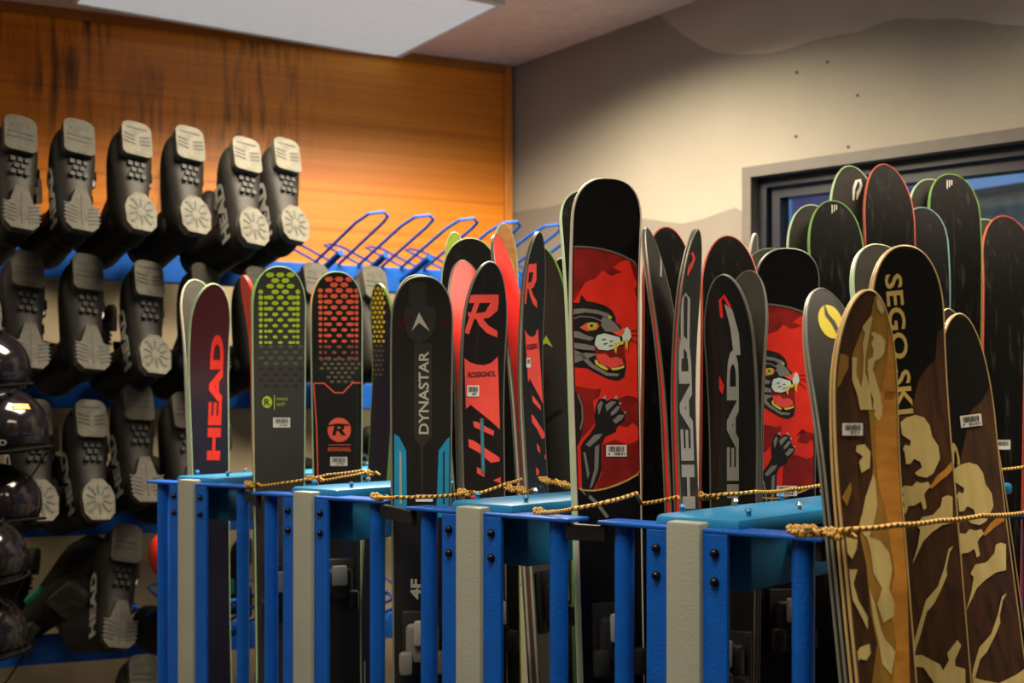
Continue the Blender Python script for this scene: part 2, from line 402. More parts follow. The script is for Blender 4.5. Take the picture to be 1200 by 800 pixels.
# remaining walls (behind the camera)
tag(slab('x', E_A2, E_A, 0, CEIL, 'cream', Vector((1,0,0))).build('wall_side'), kind='structure')
tag(slab('x', E_B2, E_A2, 0, CEIL, 'wall', Vector((0,1,0))).build('wall_back'), kind='structure')
tag(slab('x', E_B, E_B2, 0, CEIL, 'wall', Vector((-1,0,0))).build('wall_far_right'), kind='structure')
# outside: neighbouring building and snow
mb = MB(); N_ = -BO
def ob(q, dist, z): return C0+B*q+N_*dist+Vector((0, 0, z))
def obox(mb, qa, qb, d0, d1, z0, za, zb, m):
    mb.add([ob(qa,d0,z0), ob(qb,d0,z0), ob(qb,d0,zb), ob(qa,d0,za), ob(qa,d1,z0), ob(qb,d1,z0), ob(qb,d1,zb), ob(qa,d1,za)], [(0,1,2,3),(4,7,6,5),(0,4,5,1),(3,2,6,7),(0,3,7,4),(1,5,6,2)], m)
obox(mb, .2, 12, 2.63, 4.8, 0, 2.44, 2.44, 'brickout')
obox(mb, .15, 12.1, 2.58, 4.9, 2.43, 2.465, 2.465, 'blackmetal')
tag(mb.build('building'), 'brown neighbouring building seen through the window behind the skis', 'building')
M['mauve'] = mat('mauve_render', (.75, .40, .50), .9, noise=.25, nscale=2)
mb = MB(); obox(mb, -3.45, -2.55, 7.0, 9.0, 0, 3.62, 3.62, 'mauve'); obox(mb, -3.5, -2.5, 6.9, 9.1, 3.62, 3.70, 3.70, 'mauve')
tag(mb.build('building'), 'mauve building far off through the left end of the window', 'building')
mb = MB(); obox(mb, -3, 16, .3, 14, -.1, -.01, -.01, 'snow'); o = mb.build('ground'); tag(o, kind='structure')

# ------------------------------------------------------------------ ceiling lights
def ceiling_light(cx, cy, hot, label):  # builds the added panels that sit with the fill lamps
    root = empty('ceiling_light', (cx, cy, CEIL))
    ca, sa = math.cos(LANG), math.sin(LANG)
    T = lambda p: Vector((p.x*ca-p.y*sa, p.x*sa+p.y*ca, p.z))
    L2, W2 = .62, .325
    mb = MB()
    for lo, hi in (((-L2,-W2,-.028),(L2,-W2+.018,0)), ((-L2,W2-.018,-.028),(L2,W2,0)), ((-L2,-W2+.018,-.028),(-L2+.018,W2-.018,0)), ((L2-.018,-W2+.018,-.028),(L2,W2-.018,0))):
        mb.bbox(lo, hi, 'fixture', T, .003)
    mb.build('frame', root)
    mb = MB(); mb.bbox((-L2+.018,-W2+.018,-.020), (L2-.018,W2-.018,-.006), 'diff_added' if hot else 'diff', T, .002); mb.build('diffuser', root)
    tag(root, label, 'ceiling light', 'ceiling panel lights'); return root
# the one in the picture: corners (465,71),(592,7),(80,5) projected on the ceiling
def onceil(X, Y, z=CEIL-.028): d = (z-HC)*F/(HY-Y); return P(X, Y, d)
k1, k2, k3 = onceil(465, 71), onceil(593, 7), onceil(80, 6)
u1 = (k1-k3); u1.z = 0; LANG2 = math.atan2(u1.y, u1.x)
def light_from_corners():
    root = empty('ceiling_light', ((k2+k3)/2).xy.to_3d()+Vector((0, 0, CEIL)))
    mid = (k2+k3)/2; ux = u1.normalized(); uy = (k1-k2); uy.z = 0; W = uy.length; uy.normalize(); L = u1.length
    T = lambda p: ux*(p.x-L/2)+uy*(p.y-W/2)+Vector((0, 0, p.z)) 
    # origin corner is opposite of k1 -> k1 at (L, W)
    off = Vector((k1.x, k1.y, 0))-ux*L/2-uy*W/2-Vector((mid.x, mid.y, 0))
    T2 = lambda p: T(p)+off
    mb = MB(); t = .02
    for lo, hi in (((0,0,-.028),(L,t,0)), ((0,W-t,-.028),(L,W,0)), ((0,t,-.028),(t,W-t,0)), ((L-t,t,-.028),(L,W-t,0))): mb.bbox(lo, hi, 'fixture', T2, .003)
    mb.build('frame', root)
    mb = MB(); mb.bbox((t,t,-.024), (L-t,W-t,-.006), 'diff', T2, .002); mb.build('diffuser', root)
    tag(root, 'flat rectangular ceiling light panel above the boot wall, near the wood wall', 'ceiling light', 'ceiling panel lights')
light_from_corners()
for (x, y, p, sx, sy) in FILL_LAMPS: ceiling_light(x, y, True, 'added rectangular ceiling light panel out of view, put in to brighten the room')  # unseen panels added around the fill lamps

# ------------------------------------------------------------------ ski racks (blue end frames with long padded beams)
DROP = .14; HR = HC-DROP
def PR(X, Y): return P(X, Y, DROP*F/(Y-HY))          # a point on the rack-top plane
RK = [('r1', (290, 569), (173, 563), 1.25), ('r2', (450, 586), (296.5, 576), 1.25), ('r3', (668, 607.6), (477, 593), 1.55), ('r4', (965, 629.5), (701, 609.4), 1.05)]
RR = [(PR(*r), PR(*l), n) for _, r, l, n in RK]
r4L = RR[3][1]; r5L = r4L+Vector((.285+.32, -.242+.34, 0)); r5R = r5L+(RR[3][0]-RR[3][1])
RR.append((r5R, r5L, 1.3))
V = Vector((.69, .72, 0)).normalized()
RLAB = ['blue steel ski rack at the far left, beside the boot wall', 'blue steel ski rack with grey post in front of the red honeycomb ski',
        'blue steel ski rack with grey post below the big red R skis', 'nearest blue steel ski rack, grey post in front of the letter skis',
        'blue steel ski rack at the right edge behind the inlaid wood skis']
def make_rack(R, L, n, label):
    root = empty('ski_rack', (L.x, L.y, 0)); U = (R-L); W = U.length; U.normalize(); VV = Vector((-U.y, U.x, 0))
    if VV.y < 0: VV = -VV
    def T(p): return Vector((0, 0, 0))+U*p.x+VV*p.y+Vector((0, 0, p.z))
    Z = HR; c = W*.43                                     # post centre a little left of the middle
    mb = MB(); mb.bbox((0, -.004, Z-.006), (c-.026, .045, Z), 'blue', T, .002); mb.bbox((c+.026, -.004, Z-.006), (W, .045, Z), 'blue', T, .002); mb.build('top_plate', root)
    for x in (.030, W-.036):
        mb = MB(); r = .0135
        mb.tube([T(Vector((x, .020, .012))), T(Vector((x, .020, Z-.006)))], r, 'blue', 16); mb.bbox((x-.03, -.01, 0), (x+.03, .05, .012), 'blue', T, .002)
        mb.build('leg', root, smooth=.6)
    mb = MB(); mb.bbox((c-.026, -.010, 0), (c+.026, .030, Z+.007), 'grey', T, .004); mb.build('post', root, smooth=.5)
    for x0, x1, side in ((c-.060, c-.027, -1), (c+.027, c+.062, 1)):
        mb = MB(); mb.bbox((x0, -.004, .0), (x1, .003, Z-.006), 'blue', T, .0012)
        xi = x0 if side < 0 else x1-.004
        if side < 0: mb.bbox((xi, .003, 0), (xi+.004, .04, Z-.006), 'blue', T, .001)
        f = mb.build('bracket', root)
        for dz in (.030, .066):
            m2 = MB(); xc = (x0+x1)/2+side*.0; pts = []
            m2.tube([T(Vector((xc, -.004, Z-dz))), T(Vector((xc, -.0065, Z-dz))), T(Vector((xc, -.010, Z-dz))), T(Vector((xc, -.0115, Z-dz)))], [.0062, .0062, .0045, .002], 'bolt', 12)
            b = m2.build('bolt', f, smooth=.7)
    # long beam with padded top going away from the end frame
    mb = MB(); mb.bbox((c-.045, .06, Z-.085), (c+.060, n, Z-.012), 'teal', T, .004)
    for x in (c-.045, c+.060):
        for k in range(int(n/.30)):
            y = .17+k*.30; s_ = 1 if x > c else -1
            mb.tube([T(Vector((x, y, Z-.035))), T(Vector((x+s_*.030, y, Z-.035)))], .013, 'teal', 14)
    mb.build('beam', root, smooth=.6)
    mb = MB(); mb.bbox((c-.058, .012, Z-.010), (c+.070, n+.02, Z+.013), 'cyan', T, .007); pad = mb.build('pad', root, smooth=.5)
    for k in range(int(n/.14)):
        for x in (c-.045, c+.056):
            m2 = MB(); y = .06+k*.14
            m2.tube([T(Vector((x, y, Z+.013))), T(Vector((x, y, Z+.018))), T(Vector((x, y, Z+.020))), T(Vector((x, y, Z+.024)))], [.0032, .0032, .0055, .003], 'steel' if k % 2 else 'cyan', 8)
            m2.build('eye_bolt', pad, smooth=.7)
    # rear post and foot rail
    mb = MB(); mb.bbox((c-.026, n-.08, 0), (c+.026, n-.02, Z-.09), 'blackmetal', T, .004); mb.build('rear_post', root)
    mb = MB(); mb.bbox((c-.03, .06, .08), (c+.04, n-.08, .14), 'blue', T, .004); mb.build('foot_rail', root)
    tag(root, label, 'ski rack', 'blue ski racks')
    return c, W, U, VV
INFO = []
for (R, L, n), lb in zip(RR, RLAB): INFO.append((R, L)+make_rack(R, L, n, lb))
# black cross bars joining neighbouring racks just behind the end frames
CL = ['black steel bar bridging the gap left of the second rack', 'black steel bar bridging the racks under the black ski with white arrow',
      'black steel bar bridging the racks under the big animal-art ski', 'black steel bar bridging the racks behind the inlaid wood skis']
for i in range(4):
    a = RR[i][0]; b = RR[i+1][1]; U = INFO[i][4]; VV = INFO[i][5]
    p = a-U*.010+VV*.006; q = b+INFO[i+1][4]*.010+INFO[i+1][5]*.006
    if i == 3: q = p.lerp(q, .25)
    d = (q-p); n = d.length; d.normalize(); e = Vector((-d.y, d.x, 0))
    mb = MB(); mb.bbox((0, -.005, HR-.030), (n, .005, HR-.007), 'blackmetal', lambda t: p.xy.to_3d()+d*t.x+e*t.y+Vector((0, 0, t.z)), .002)
    tag(mb.build('cross_bar'), CL[i], 'bar', 'black bars between the racks')

# ------------------------------------------------------------------ skis
TH = .011
class Ski:
    def __init__(s, A, Bt, psi, pw, waist=.80, curl=.045, clen=.20, tl=.085, pexp=2.2, wt=None, ww_at=.48, th=TH, lean=0):
        """A=(X,Y,d) picture position and depth of the tip, Bt=(X,d) axis at picture row 790, psi = facing, pw = shovel width in picture px"""
        psi = math.radians(psi)
        tip = P(*A); low = P(Bt[0], 790, Bt[1])
        n = Vector((math.sin(psi), -math.cos(psi), 0))
        for _ in range(4):
            top = tip-n*(curl+th); ax = (top-low).normalized(); n = (n-ax*n.dot(ax)).normalized()
        side = ax.cross(n).normalized()
        if side.x < 0: side = -side
        x_ = (A[0]-600)/F
        sd = Vector((side.x, side.y))
        s.wt = wt if wt else pw*A[2]/(F*max(.12, abs(side.x-x_*side.y)))
        foot = low+ax*((.022-low.z)/ax.z)
        s.foot, s.ax, s.n, s.side = foot, ax, n, side
        s.L = (top-foot).dot(ax); s.ww = s.wt*waist; s.wl = s.wt*.92
        s.curl, s.clen, s.tl, s.p, s.th = curl, clen, tl, pexp, th
    def half(s, q):
        L = s.L; a, b, c = .07*L, .45*L, L-s.tl-.02
        def sm(t): t = max(0, min(1, t)); return t*t*(3-2*t)
        if q < b: w = s.wl+(s.ww-s.wl)*sm((q-a)/(b-a))
        else: w = s.ww+(s.wt-s.ww)*sm((q-b)/(c-b))
        if q > L-s.tl:
            u = min(1, (q-(L-s.tl))/s.tl); w *= max(0, 1-u**s.p)**(1/s.p)
        if q < .03:
            u = min(1, (.03-q)/.03); w *= max(.4, 1-u**3*.6)
        return w/2
    def rise(s, q):
        u = (q-(s.L-s.clen))/s.clen
        return s.curl*u*u if u > 0 else 0
    def slope(s, q):
        u = (q-(s.L-s.clen))/s.clen
        return 2*s.curl*u/s.clen if u > 0 else 0
    def pt(s, q, t, off):
        k = s.slope(q); m = (s.n-s.ax*k).normalized()
        return s.foot+s.ax*q+s.side*t+s.n*s.rise(q)+m*off
    def surf(s, q, t, lift):
        if not getattr(s, 'artbase', False): return s.pt(q, t, s.th+lift)
        thk = s.th*(1-.45*max(0, (q-(s.L-s.clen-.1))/(s.clen+.1)))
        return s.pt(q, t, s.th-thk-lift)
    def inv(s, X, Y):
        """surface coordinates of the spot on the top sheet seen at a pixel"""
        q, t = s.L*.75, 0.
        for _ in range(14):
            x0, y0 = PX(s.surf(q, t, 0)); e = 1e-4
            x1, y1 = PX(s.surf(q+e, t, 0)); x2, y2 = PX(s.surf(q, t+e, 0))
            a, b, c, d = (x1-x0)/e, (x2-x0)/e, (y1-y0)/e, (y2-y0)/e; det = a*d-b*c
            if abs(det) < 1e-6: break
            dx, dy = X-x0, Y-y0
            dq = (d*dx-b*dy)/det; dt = (a*dy-c*dx)/det
            q += max(-.3, min(.3, dq)); t += max(-.1, min(.1, dt)); q = max(.02, min(s.L+.02, q)); t = max(-.4, min(.4, t))
            if abs(dq)+abs(dt) < 1e-6: break
        return q, t
EDGE = .0016
def ski_mesh(s, topm, basem, rim, side=None):
    mb = MB(); L = s.L; NQ = 26
    qs = [0, .006, .015, .03]+[.03+(L-s.clen-.05-.03)*i/12 for i in range(1, 13)]
    q0 = qs[-1]; k = 14
    qs += [q0+(L-s.tl-q0)*i/k for i in range(1, k+1)]
    qs += [L-s.tl+s.tl*math.sin(math.pi/2*i/14) for i in range(1, 14)]+[L-1e-4]
    fr = [-1, -.6, -.2, .2, .6, 1]
    top = []; bot = []
    for q in qs:
        h = max(.0006, s.half(q)-.0012); thk = s.th*(1-.45*max(0, (q-(L-s.clen-.1))/(s.clen+.1)))
        top.append([s.pt(q, f*h, s.th) for f in fr]); bot.append([s.pt(q, f*h, s.th-thk) for f in fr])
    n = len(fr); m = len(qs); b0 = len(mb.v)
    mb.v += [p for r in top for p in r]+[p for r in bot for p in r]; o = n*m
    it, ib, isd = mb.m(topm), mb.m(basem), mb.m(side or rim)
    for i in range(m-1):
        for j in range(n-1):
            a = i*n+j
            mb.f.append([a, a+1, a+n+1, a+n]); mb.mi.append(it)
            mb.f.append([o+a, o+a+n, o+a+n+1, o+a+1]); mb.mi.append(ib)
        a = i*n
        mb.f.append([a, a+n, o+a+n, o+a]); mb.mi.append(isd)
        a = i*n+n-1
        mb.f.append([a, o+a, o+a+n, a+n]); mb.mi.append(isd)
    mb.f.append([*range(0, n), *[o+j for j in range(n-1, -1, -1)]]); mb.mi.append(isd)
    a = (m-1)*n; mb.f.append([*[a+j for j in range(n)], *[o+a+j for j in range(n-1, -1, -1)]]); mb.mi.append(isd)
    # thin metal edges round the outline, at the top sheet and at the base
    ir = mb.m(rim); seg = 6
    for lvl in (0, 1):
        loop = []; Q = qs+qs[::-1]
        for i, q in enumerate(Q):
            thk = s.th*(1-.45*max(0, (q-(L-s.clen-.1))/(s.clen+.1)))
            loop.append(s.pt(q, (-1 if i < len(qs) else 1)*s.half(q), s.th-.0012 if lvl == 0 else s.th-thk+.0012))
        k = len(loop); base = len(mb.v)
        for i in range(k):
            t = (loop[(i+1) % k]-loop[i-1]).normalized(); m_ = (s.n-s.ax*s.slope(Q[i])).normalized(); bb = t.cross(m_).normalized()
            for j in range(seg):
                an = 2*math.pi*(j+.5)/seg
                mb.v.append(loop[i]+m_*(math.sin(an)*.0018)+bb*(math.cos(an)*.0018))
        for i in range(k):
            i2 = (i+1) % k
            for j in range(seg):
                j2 = (j+1) % seg
                mb.f.append([base+i*seg+j, base+i*seg+j2, base+i2*seg+j2, base+i2*seg+j]); mb.mi.append(ir)
    return mb

class Art:
    """flat artwork printed on the top sheet, outlined in picture px and mapped onto the ski's own surface"""
    def __init__(s, ski, mb): s.k, s.mb, s.lay = ski, mb, 0
    def _emit(s, pts, tris, m, lay, step=9, clampw=True):
        bm = bmesh.new(); vs = [bm.verts.new((x, y, 0)) for x, y in pts]
        for t in tris:
            if len(set(t)) == 3:
                try: bm.faces.new([vs[i] for i in t])
                except ValueError: pass
        xs = [p[0] for p in pts]; ys = [p[1] for p in pts]
        y = math.floor(min(ys)/step)*step+step
        while y < max(ys):
            bmesh.ops.bisect_plane(bm, geom=bm.verts[:]+bm.edges[:]+bm.faces[:], plane_co=(0, y, 0), plane_no=(0, 1, 0)); y += step
        x = math.floor(min(xs)/14)*14+14
        while x < max(xs):
            bmesh.ops.bisect_plane(bm, geom=bm.verts[:]+bm.edges[:]+bm.faces[:], plane_co=(x, 0, 0), plane_no=(1, 0, 0)); x += 14
        bm.verts.index_update(); K = s.k; out = []
        for v in bm.verts:
            q, t = K.inv(v.co.x, v.co.y); q = min(q, K.L-.004)
            h = max(0.0002, K.half(q)-.0030); t = max(-h, min(h, t))
            out.append(K.surf(q, t, .00025+.00022*lay))
        fs = [[v.index for v in f.verts] for f in bm.faces]; bm.free()
        s.mb.add(out, fs, m)
    def poly(s, pts, m, lay=0, step=9):
        tr = tessellate_polygon([[Vector((x, y, 0)) for x, y in pts]]); s._emit(pts, tr, m, lay, step)
    def disc(s, cx, cy, rx, ry, m, lay=0, n=16, rot=0):
        c, d = math.cos(rot), math.sin(rot)
        s.poly([(cx+rx*math.cos(2*math.pi*i/n)*c-ry*math.sin(2*math.pi*i/n)*d, cy+rx*math.cos(2*math.pi*i/n)*d+ry*math.sin(2*math.pi*i/n)*c) for i in range(n)], m, lay)
    def line(s, pts, w, m, lay=0):
        L, R = [], []
        for i, p in enumerate(pts):
            a = pts[max(i-1, 0)]; b = pts[min(i+1, len(pts)-1)]; dx, dy = b[0]-a[0], b[1]-a[1]; k = math.hypot(dx, dy) or 1
            ww = w[i] if isinstance(w, (list, tuple)) else w
            L.append((p[0]-dy/k*ww/2, p[1]+dx/k*ww/2)); R.append((p[0]+dy/k*ww/2, p[1]-dx/k*ww/2))
        pts2 = L+R[::-1]; n = len(pts); tr = []
        for i in range(n-1): tr += [(i, i+1, 2*n-2-i), (i, 2*n-2-i, 2*n-1-i)]
        s._emit(pts2, tr, m, lay)
    def text(s, txt, p0, p1, up, m, lay=0, bold=.02, shear=0, space=1.0):
        """text from p0 to p1 along its baseline, up = vector of the letter height, in px"""
        v, f, w, h = glyphs(txt, bold, shear, space)
        ex = ((p1[0]-p0[0])/w, (p1[1]-p0[1])/w); ey = (up[0]/h, up[1]/h)
        s._emit([(p0[0]+x*ex[0]+y*ey[0], p0[1]+x*ex[1]+y*ey[1]) for x, y in v], f, m, lay, 12)
_G = {}
def glyphs(txt, bold=.02, shear=0, space=1.0):
    key = (txt, bold, shear, space)
    if key in _G: return _G[key]
    c = bpy.data.curves.new('t', 'FONT'); c.body = txt; c.offset = bold; c.resolution_u = 3; c.shear = shear; c.space_character = space; c.fill_mode = 'FRONT'
    o = bpy.data.objects.new('t', c); COL.objects.link(o)
    dg = bpy.context.evaluated_depsgraph_get(); dg.update(); me = bpy.data.meshes.new_from_object(o.evaluated_get(dg))
    bm = bmesh.new(); bm.from_mesh(me); bmesh.ops.remove_doubles(bm, verts=bm.verts[:], dist=1e-5); bmesh.ops.triangulate(bm, faces=bm.faces[:]); bm.verts.index_update()
    v = [(p.co.x, p.co.y) for p in bm.verts]; f = [tuple(q.index for q in t.verts) for t in bm.faces]; bm.free()
    bpy.data.objects.remove(o); bpy.data.curves.remove(c); bpy.data.meshes.remove(me)
    x0 = min(p[0] for p in v); y0 = min(p[1] for p in v); v = [(a-x0, b-y0) for a, b in v]
    _G[key] = (v, f, max(p[0] for p in v), max(p[1] for p in v)); return _G[key]

def sticker(ski, root, cx, cy, w, h, num, rot=0, dots=False):
    """white barcode label: a part of its ski"""
    mb = MB(); a = Art(ski, mb); c, d = math.cos(rot), math.sin(rot)
    R = lambda x, y: (cx+x*c-y*d, cy+x*d+y*c)
    a.poly([R(-w/2, -h/2), R(w/2, -h/2), R(w/2, h/2), R(-w/2, h/2)], 'white', 6)
    n = 13; x = -w*.38
    for i in range(n):
        bw = w*.76/n*(.35+.45*((i*7) % 5)/4); a.poly([R(x, -h*.38), R(x+bw, -h*.38), R(x+bw, h*.08), R(x, h*.08)], 'ink', 8); x += w*.76/n
    if num: a.text(num, R(-w*.12, h*.38), R(w*.32, h*.38), (h*.24*d, -h*.24*c), 'ink', 8, .01)
    if dots:
        for sx in (-.36, .40): a.disc(*R(w*sx, h*.27), w*.05, w*.05, 'lblue', 8, 8)
    o = mb.build('rental_sticker', root); o['label'] = 'white barcode sticker'
def binding(ski, root, q, kind='bindblack'):
    """toe piece, heel piece and brake of an alpine binding on the top sheet, q = middle of the boot"""
    def T(p): return ski.pt(q+p.y, p.x, ski.th+p.z)
    mb = MB()
    mb.bbox((-.034, .125, 0), (.034, .235, .010), 'bindblack', T, .003)
    mb.bbox((-.028, .150, .010), (.028, .215, .034), kind, T, .008)
    mb.bbox((-.040, .132, .020), (-.018, .170, .046), kind, T, .006); mb.bbox((.018, .132, .020), (.040, .170, .046), kind, T, .006)
    mb.bbox((-.016, .180, .034), (.016, .222, .044), 'bindwhite', T, .004)
    mb.build('binding_toe', root, smooth=.6)
    mb = MB()
    mb.bbox((-.032, -.235, 0), (.032, -.085, .010), 'bindblack', T, .003)
    mb.bbox((-.026, -.200, .010), (.026, -.120, .046), kind, T, .010)
    mb.bbox((-.016, -.262, .030), (.016, -.180, .042), 'bindblack', T, .005)
    mb.bbox((-.020, -.150, .040), (.020, -.108, .052), 'bindwhite', T, .004)
    h = mb.build('binding_heel', root, smooth=.6)
    for sx in (-1, 1):
        m2 = MB(); hw = ski.half(q-.08)+.006
        m2.tube([T(Vector((sx*.024, -.10, .006))), T(Vector((sx*hw, -.09, .004))), T(Vector((sx*hw, -.03, .012))), T(Vector((sx*hw, .02, .016)))], .0022, 'steel', 6)
        m2.build('brake_arm', h)
SK = []
def ski(A, Bt, psi, pw, label, topm='blk', basem='base', rim='edgegrey', design=None, stk=None, bind=True, kind='bindblack', side=None, group='skis standing in the blue racks', **kw):
    k = Ski(A, Bt, psi, pw, **kw)
    root = empty('ski', (0, 0, 0)); mb = ski_mesh(k, topm, basem, rim, side)
    if psi > 90: k.artbase = True
    if design: design(Art(k, mb))
    mb.build('ski_body', root, smooth=.5)
    if stk: sticker(k, root, *stk)
    if bind: binding(k, root, k.L*.47, kind)
    rehome(root, tuple(k.foot)); tag(root, label, 'ski', group); SK.append((label, k)); return k

import copy as _copy
def second(k, label, topm='blk', basem='base', rim='edgegrey', design=None, ds=0, dl=0, back=.003, flip=True, side=None, yaw=0, stk=None, scale=1, tip=None, lim=.034):
    """the other ski of a pair: base to base (flip) or nested behind (not flip)"""
    m = _copy.copy(k); m.foot = k.foot+k.side*ds+Vector((0, 0, 0)); m.L = k.L+dl; m.artbase = True
    m.foot = m.foot-k.n*back if flip else m.foot+k.n*back
    if flip: m.n = -k.n
    m.wt *= scale; m.ww *= scale; m.wl *= scale
    if tip:
        for _ in range(6):
            x0, y0 = PX(m.pt(m.L, 0, m.th)); d = m.pt(m.L, 0, 0).y
            m.L += max(-.1, min(.1, (y0-tip[1])*d/F)); dx = max(-.02, min(.02, (tip[0]-x0)*d/F))
            off = (m.foot-k.foot).dot(k.side)
            if abs(off+dx) < lim: m.foot = m.foot+k.side*dx
    root = empty('ski', (0, 0, 0)); mb = ski_mesh(m, topm, basem, rim, side)
    if design: design(Art(m, mb))
    mb.build('ski_body', root, smooth=.5)
    if stk: sticker(m, root, *stk)
    rehome(root, tuple(m.foot)); tag(root, label, 'ski', 'skis standing in the blue racks'); SK.append((label, m)); return m

def gd(g, X):
    """depth of rack gap g at picture column X"""
    G = {0: (-.85, 2.52), 1: (-.52, 2.20), 2: (-.192, 1.825), 3: (.0994, 1.531), 4: (.385, 1.28)}[g]
    t = ((X-600)*G[1]-F*G[0])/(F*.69-.72*(X-600)); return G[1]+.72*t

# ---- artwork
def hexes(a, x0, x1, y0, y1, cols, dy, rx, ry, m0, m1=None, cut=.7, fade=True, m=None):
    pass
def honey(a, xc_of_y, groups, y0, y1, dy, bright, dim, split):
    y = y0; r = 0
    while y < y1:
        f = (y-y0)/(y1-y0)
        for gx, cnt, dx, rx, ry, ytop in groups:
            if y < ytop: continue
            for i in range(cnt):
                off = (i-(cnt-1)/2)*dx+(dx/2 if r % 2 else 0)
                if cnt > 1 and r % 2 and i == cnt-1: continue
                k = 1-.45*f if cnt > 1 else 1-.35*f
                a.disc(xc_of_y(y)+gx+off, y, rx*k, ry*k, bright if y < split else dim, 0, 6)
        y += dy; r += 1
def d_head_red(a):
    a.text('HEAD', (257.5,539), (262.5,392), (-15.5,0), 'red', 2, .05)
def d_green(a):
    honey(a, lambda y: 328.5, [(0, 3, 12, 5.3, 3.2, 0), (-23, 1, 0, 3.4, 3.2, 338), (20.5, 1, 0, 3.2, 3.2, 336), (-17, 1, 0, 3, 2.6, 344), (16, 1, 0, 3, 2.6, 344)], 322, 406, 6.6, 'lime', 'dimlime', 402)
    y = 406; r = 0
    while y < 455:
        for i in range(5):
            a.disc(306+i*11.5+(5.7 if r % 2 else 0), y, 3.6, 2.1, 'dimlime' if y < 432 else 'dkgrey', 0, 6)
        y += 6.6; r += 1
    a.disc(313, 471, 6, 7, 'lime', 1); a.text('R', (309.5,475), (316.5,475), (0,-8), 'charcoal', 3, .03)
    a.line([(321.5,463),(321.5,480)], .8, 'lime', 1)
    a.text('EXPERIENCE', (324,469), (337,469), (0,-3), 'lime', 1, 0); a.text('W77', (324,476), (334,476), (0,-4), 'lime', 1, 0)
def d_ross(a):
    honey(a, lambda y: 397.5, [(0, 3, 12, 5.3, 3.3, 0), (-22, 1, 0, 3.3, 3.0, 340), (20.5, 1, 0, 3.1, 3.0, 338), (-16, 1, 0, 2.8, 2.5, 346), (15.5, 1, 0, 2.8, 2.5, 346)], 327, 420, 6.6, 'honeyred', 'dimred', 404)
    y = 421; r = 0
    while y < 447:
        h = 6 if y < 436 else 4
        for i in range(h): a.disc(397+(i-(h-1)/2)*8+(4 if r % 2 else 0), y, 3, 1.9, 'olive', 0, 6)
        y += 5.2; r += 1
    pts = [(366,449),(380,449),(392,460),(402,460),(413,448.5),(425,448.5)]
    a.poly(pts+[(425,600),(366,600)], 'blk', 1, 20); a.line(pts, 1.6, 'honeyred', 2)
    a.line([(367.5,449),(371,500),(373,575)], 1.4, 'honeyred', 2)
    a.disc(397.5, 503.5, 13.8, 14.3, 'honeyred', 2, 24)
    a.text('R', (389,510), (406,510), (3,-13), 'blk', 4, .03); a.line([(384,499),(396,497),(409,498)], 2, 'blk', 4)
    a.line([(385,521),(411,521)], .7, 'honeyred', 2); a.text('ROSSIGNOL', (384.5,528.5), (411.5,528.5), (0,-4.5), 'honeyred', 2, .02)
def d_yellow(a):
    y = 338; r = 0
    while y < 440:
        for i in range(4): a.disc(433+i*5+(2.5 if r % 2 else 0)-(y-338)*.02, y, 2.0, 2.6*(1-.4*(y-338)/100), 'yel' if y < 400 else 'olive', 0, 6)
        y += 5.6; r += 1
    a.disc(431, 505, 3.5, 9, 'yel', 1); a.disc(431, 505, 2, 6, 'navy', 2)
def d_dyna(a):
    a.poly([(479,330),(499,330),(500,357),(478,357)], 'dkgrey', 0)
    a.poly([(474,362),(490,355),(510,361),(511,376),(506,393),(491,403),(479,395),(473,377)], 'dkgrey', 0)
    a.poly([(491,366),(503.5,388),(491,378),(482,388)], 'logo_silver', 2)
    a.poly([(485,402),(506,402),(506,512),(496,524),(495,590),(493.5,590),(492.5,524),(485,512)], 'dkgrey', 0)
    a.text('DYNASTAR', (502.5,508.5), (502.5,411.5), (-12,0), 'logo_silver', 2, .02)
    for sx in (0, 1):
        for k in range(11):
            x = (463+k*1.4) if sx == 0 else (512+k*1.7); a.line([(x,384-(k%3)),(x+5,370+(k%3))], .4, 'wine', 1)
    for k in range(34):
        y = 404+k*5.5
        if y < 585:
            a.line([(464,y+5),(470,y)], .5, 'dkgrey', 0); a.line([(472,y+5),(484,y-4)], .5, 'dkgrey', 0); a.line([(508,y+5),(520,y-4)], .5, 'dkgrey', 0); a.line([(520,y+3),(530,y-5)], .5, 'dkgrey', 0)
    a.poly([(462,508),(468,512),(476,528),(477,606),(462,606)], 'cyanski', 1, 16); a.poly([(468,528),(470,530),(471,590),(468,590)], 'logo_silver', 2)
    a.poly([(530,510),(524,514),(514,528),(511,606),(531,606)], 'cyanski', 1, 16); a.poly([(519,530),(521,528),(521,590),(519,590)], 'edgeblack', 2)
    a.text('4F', (494,702), (494,678), (-13,0), 'logo_silver', 2, .04)
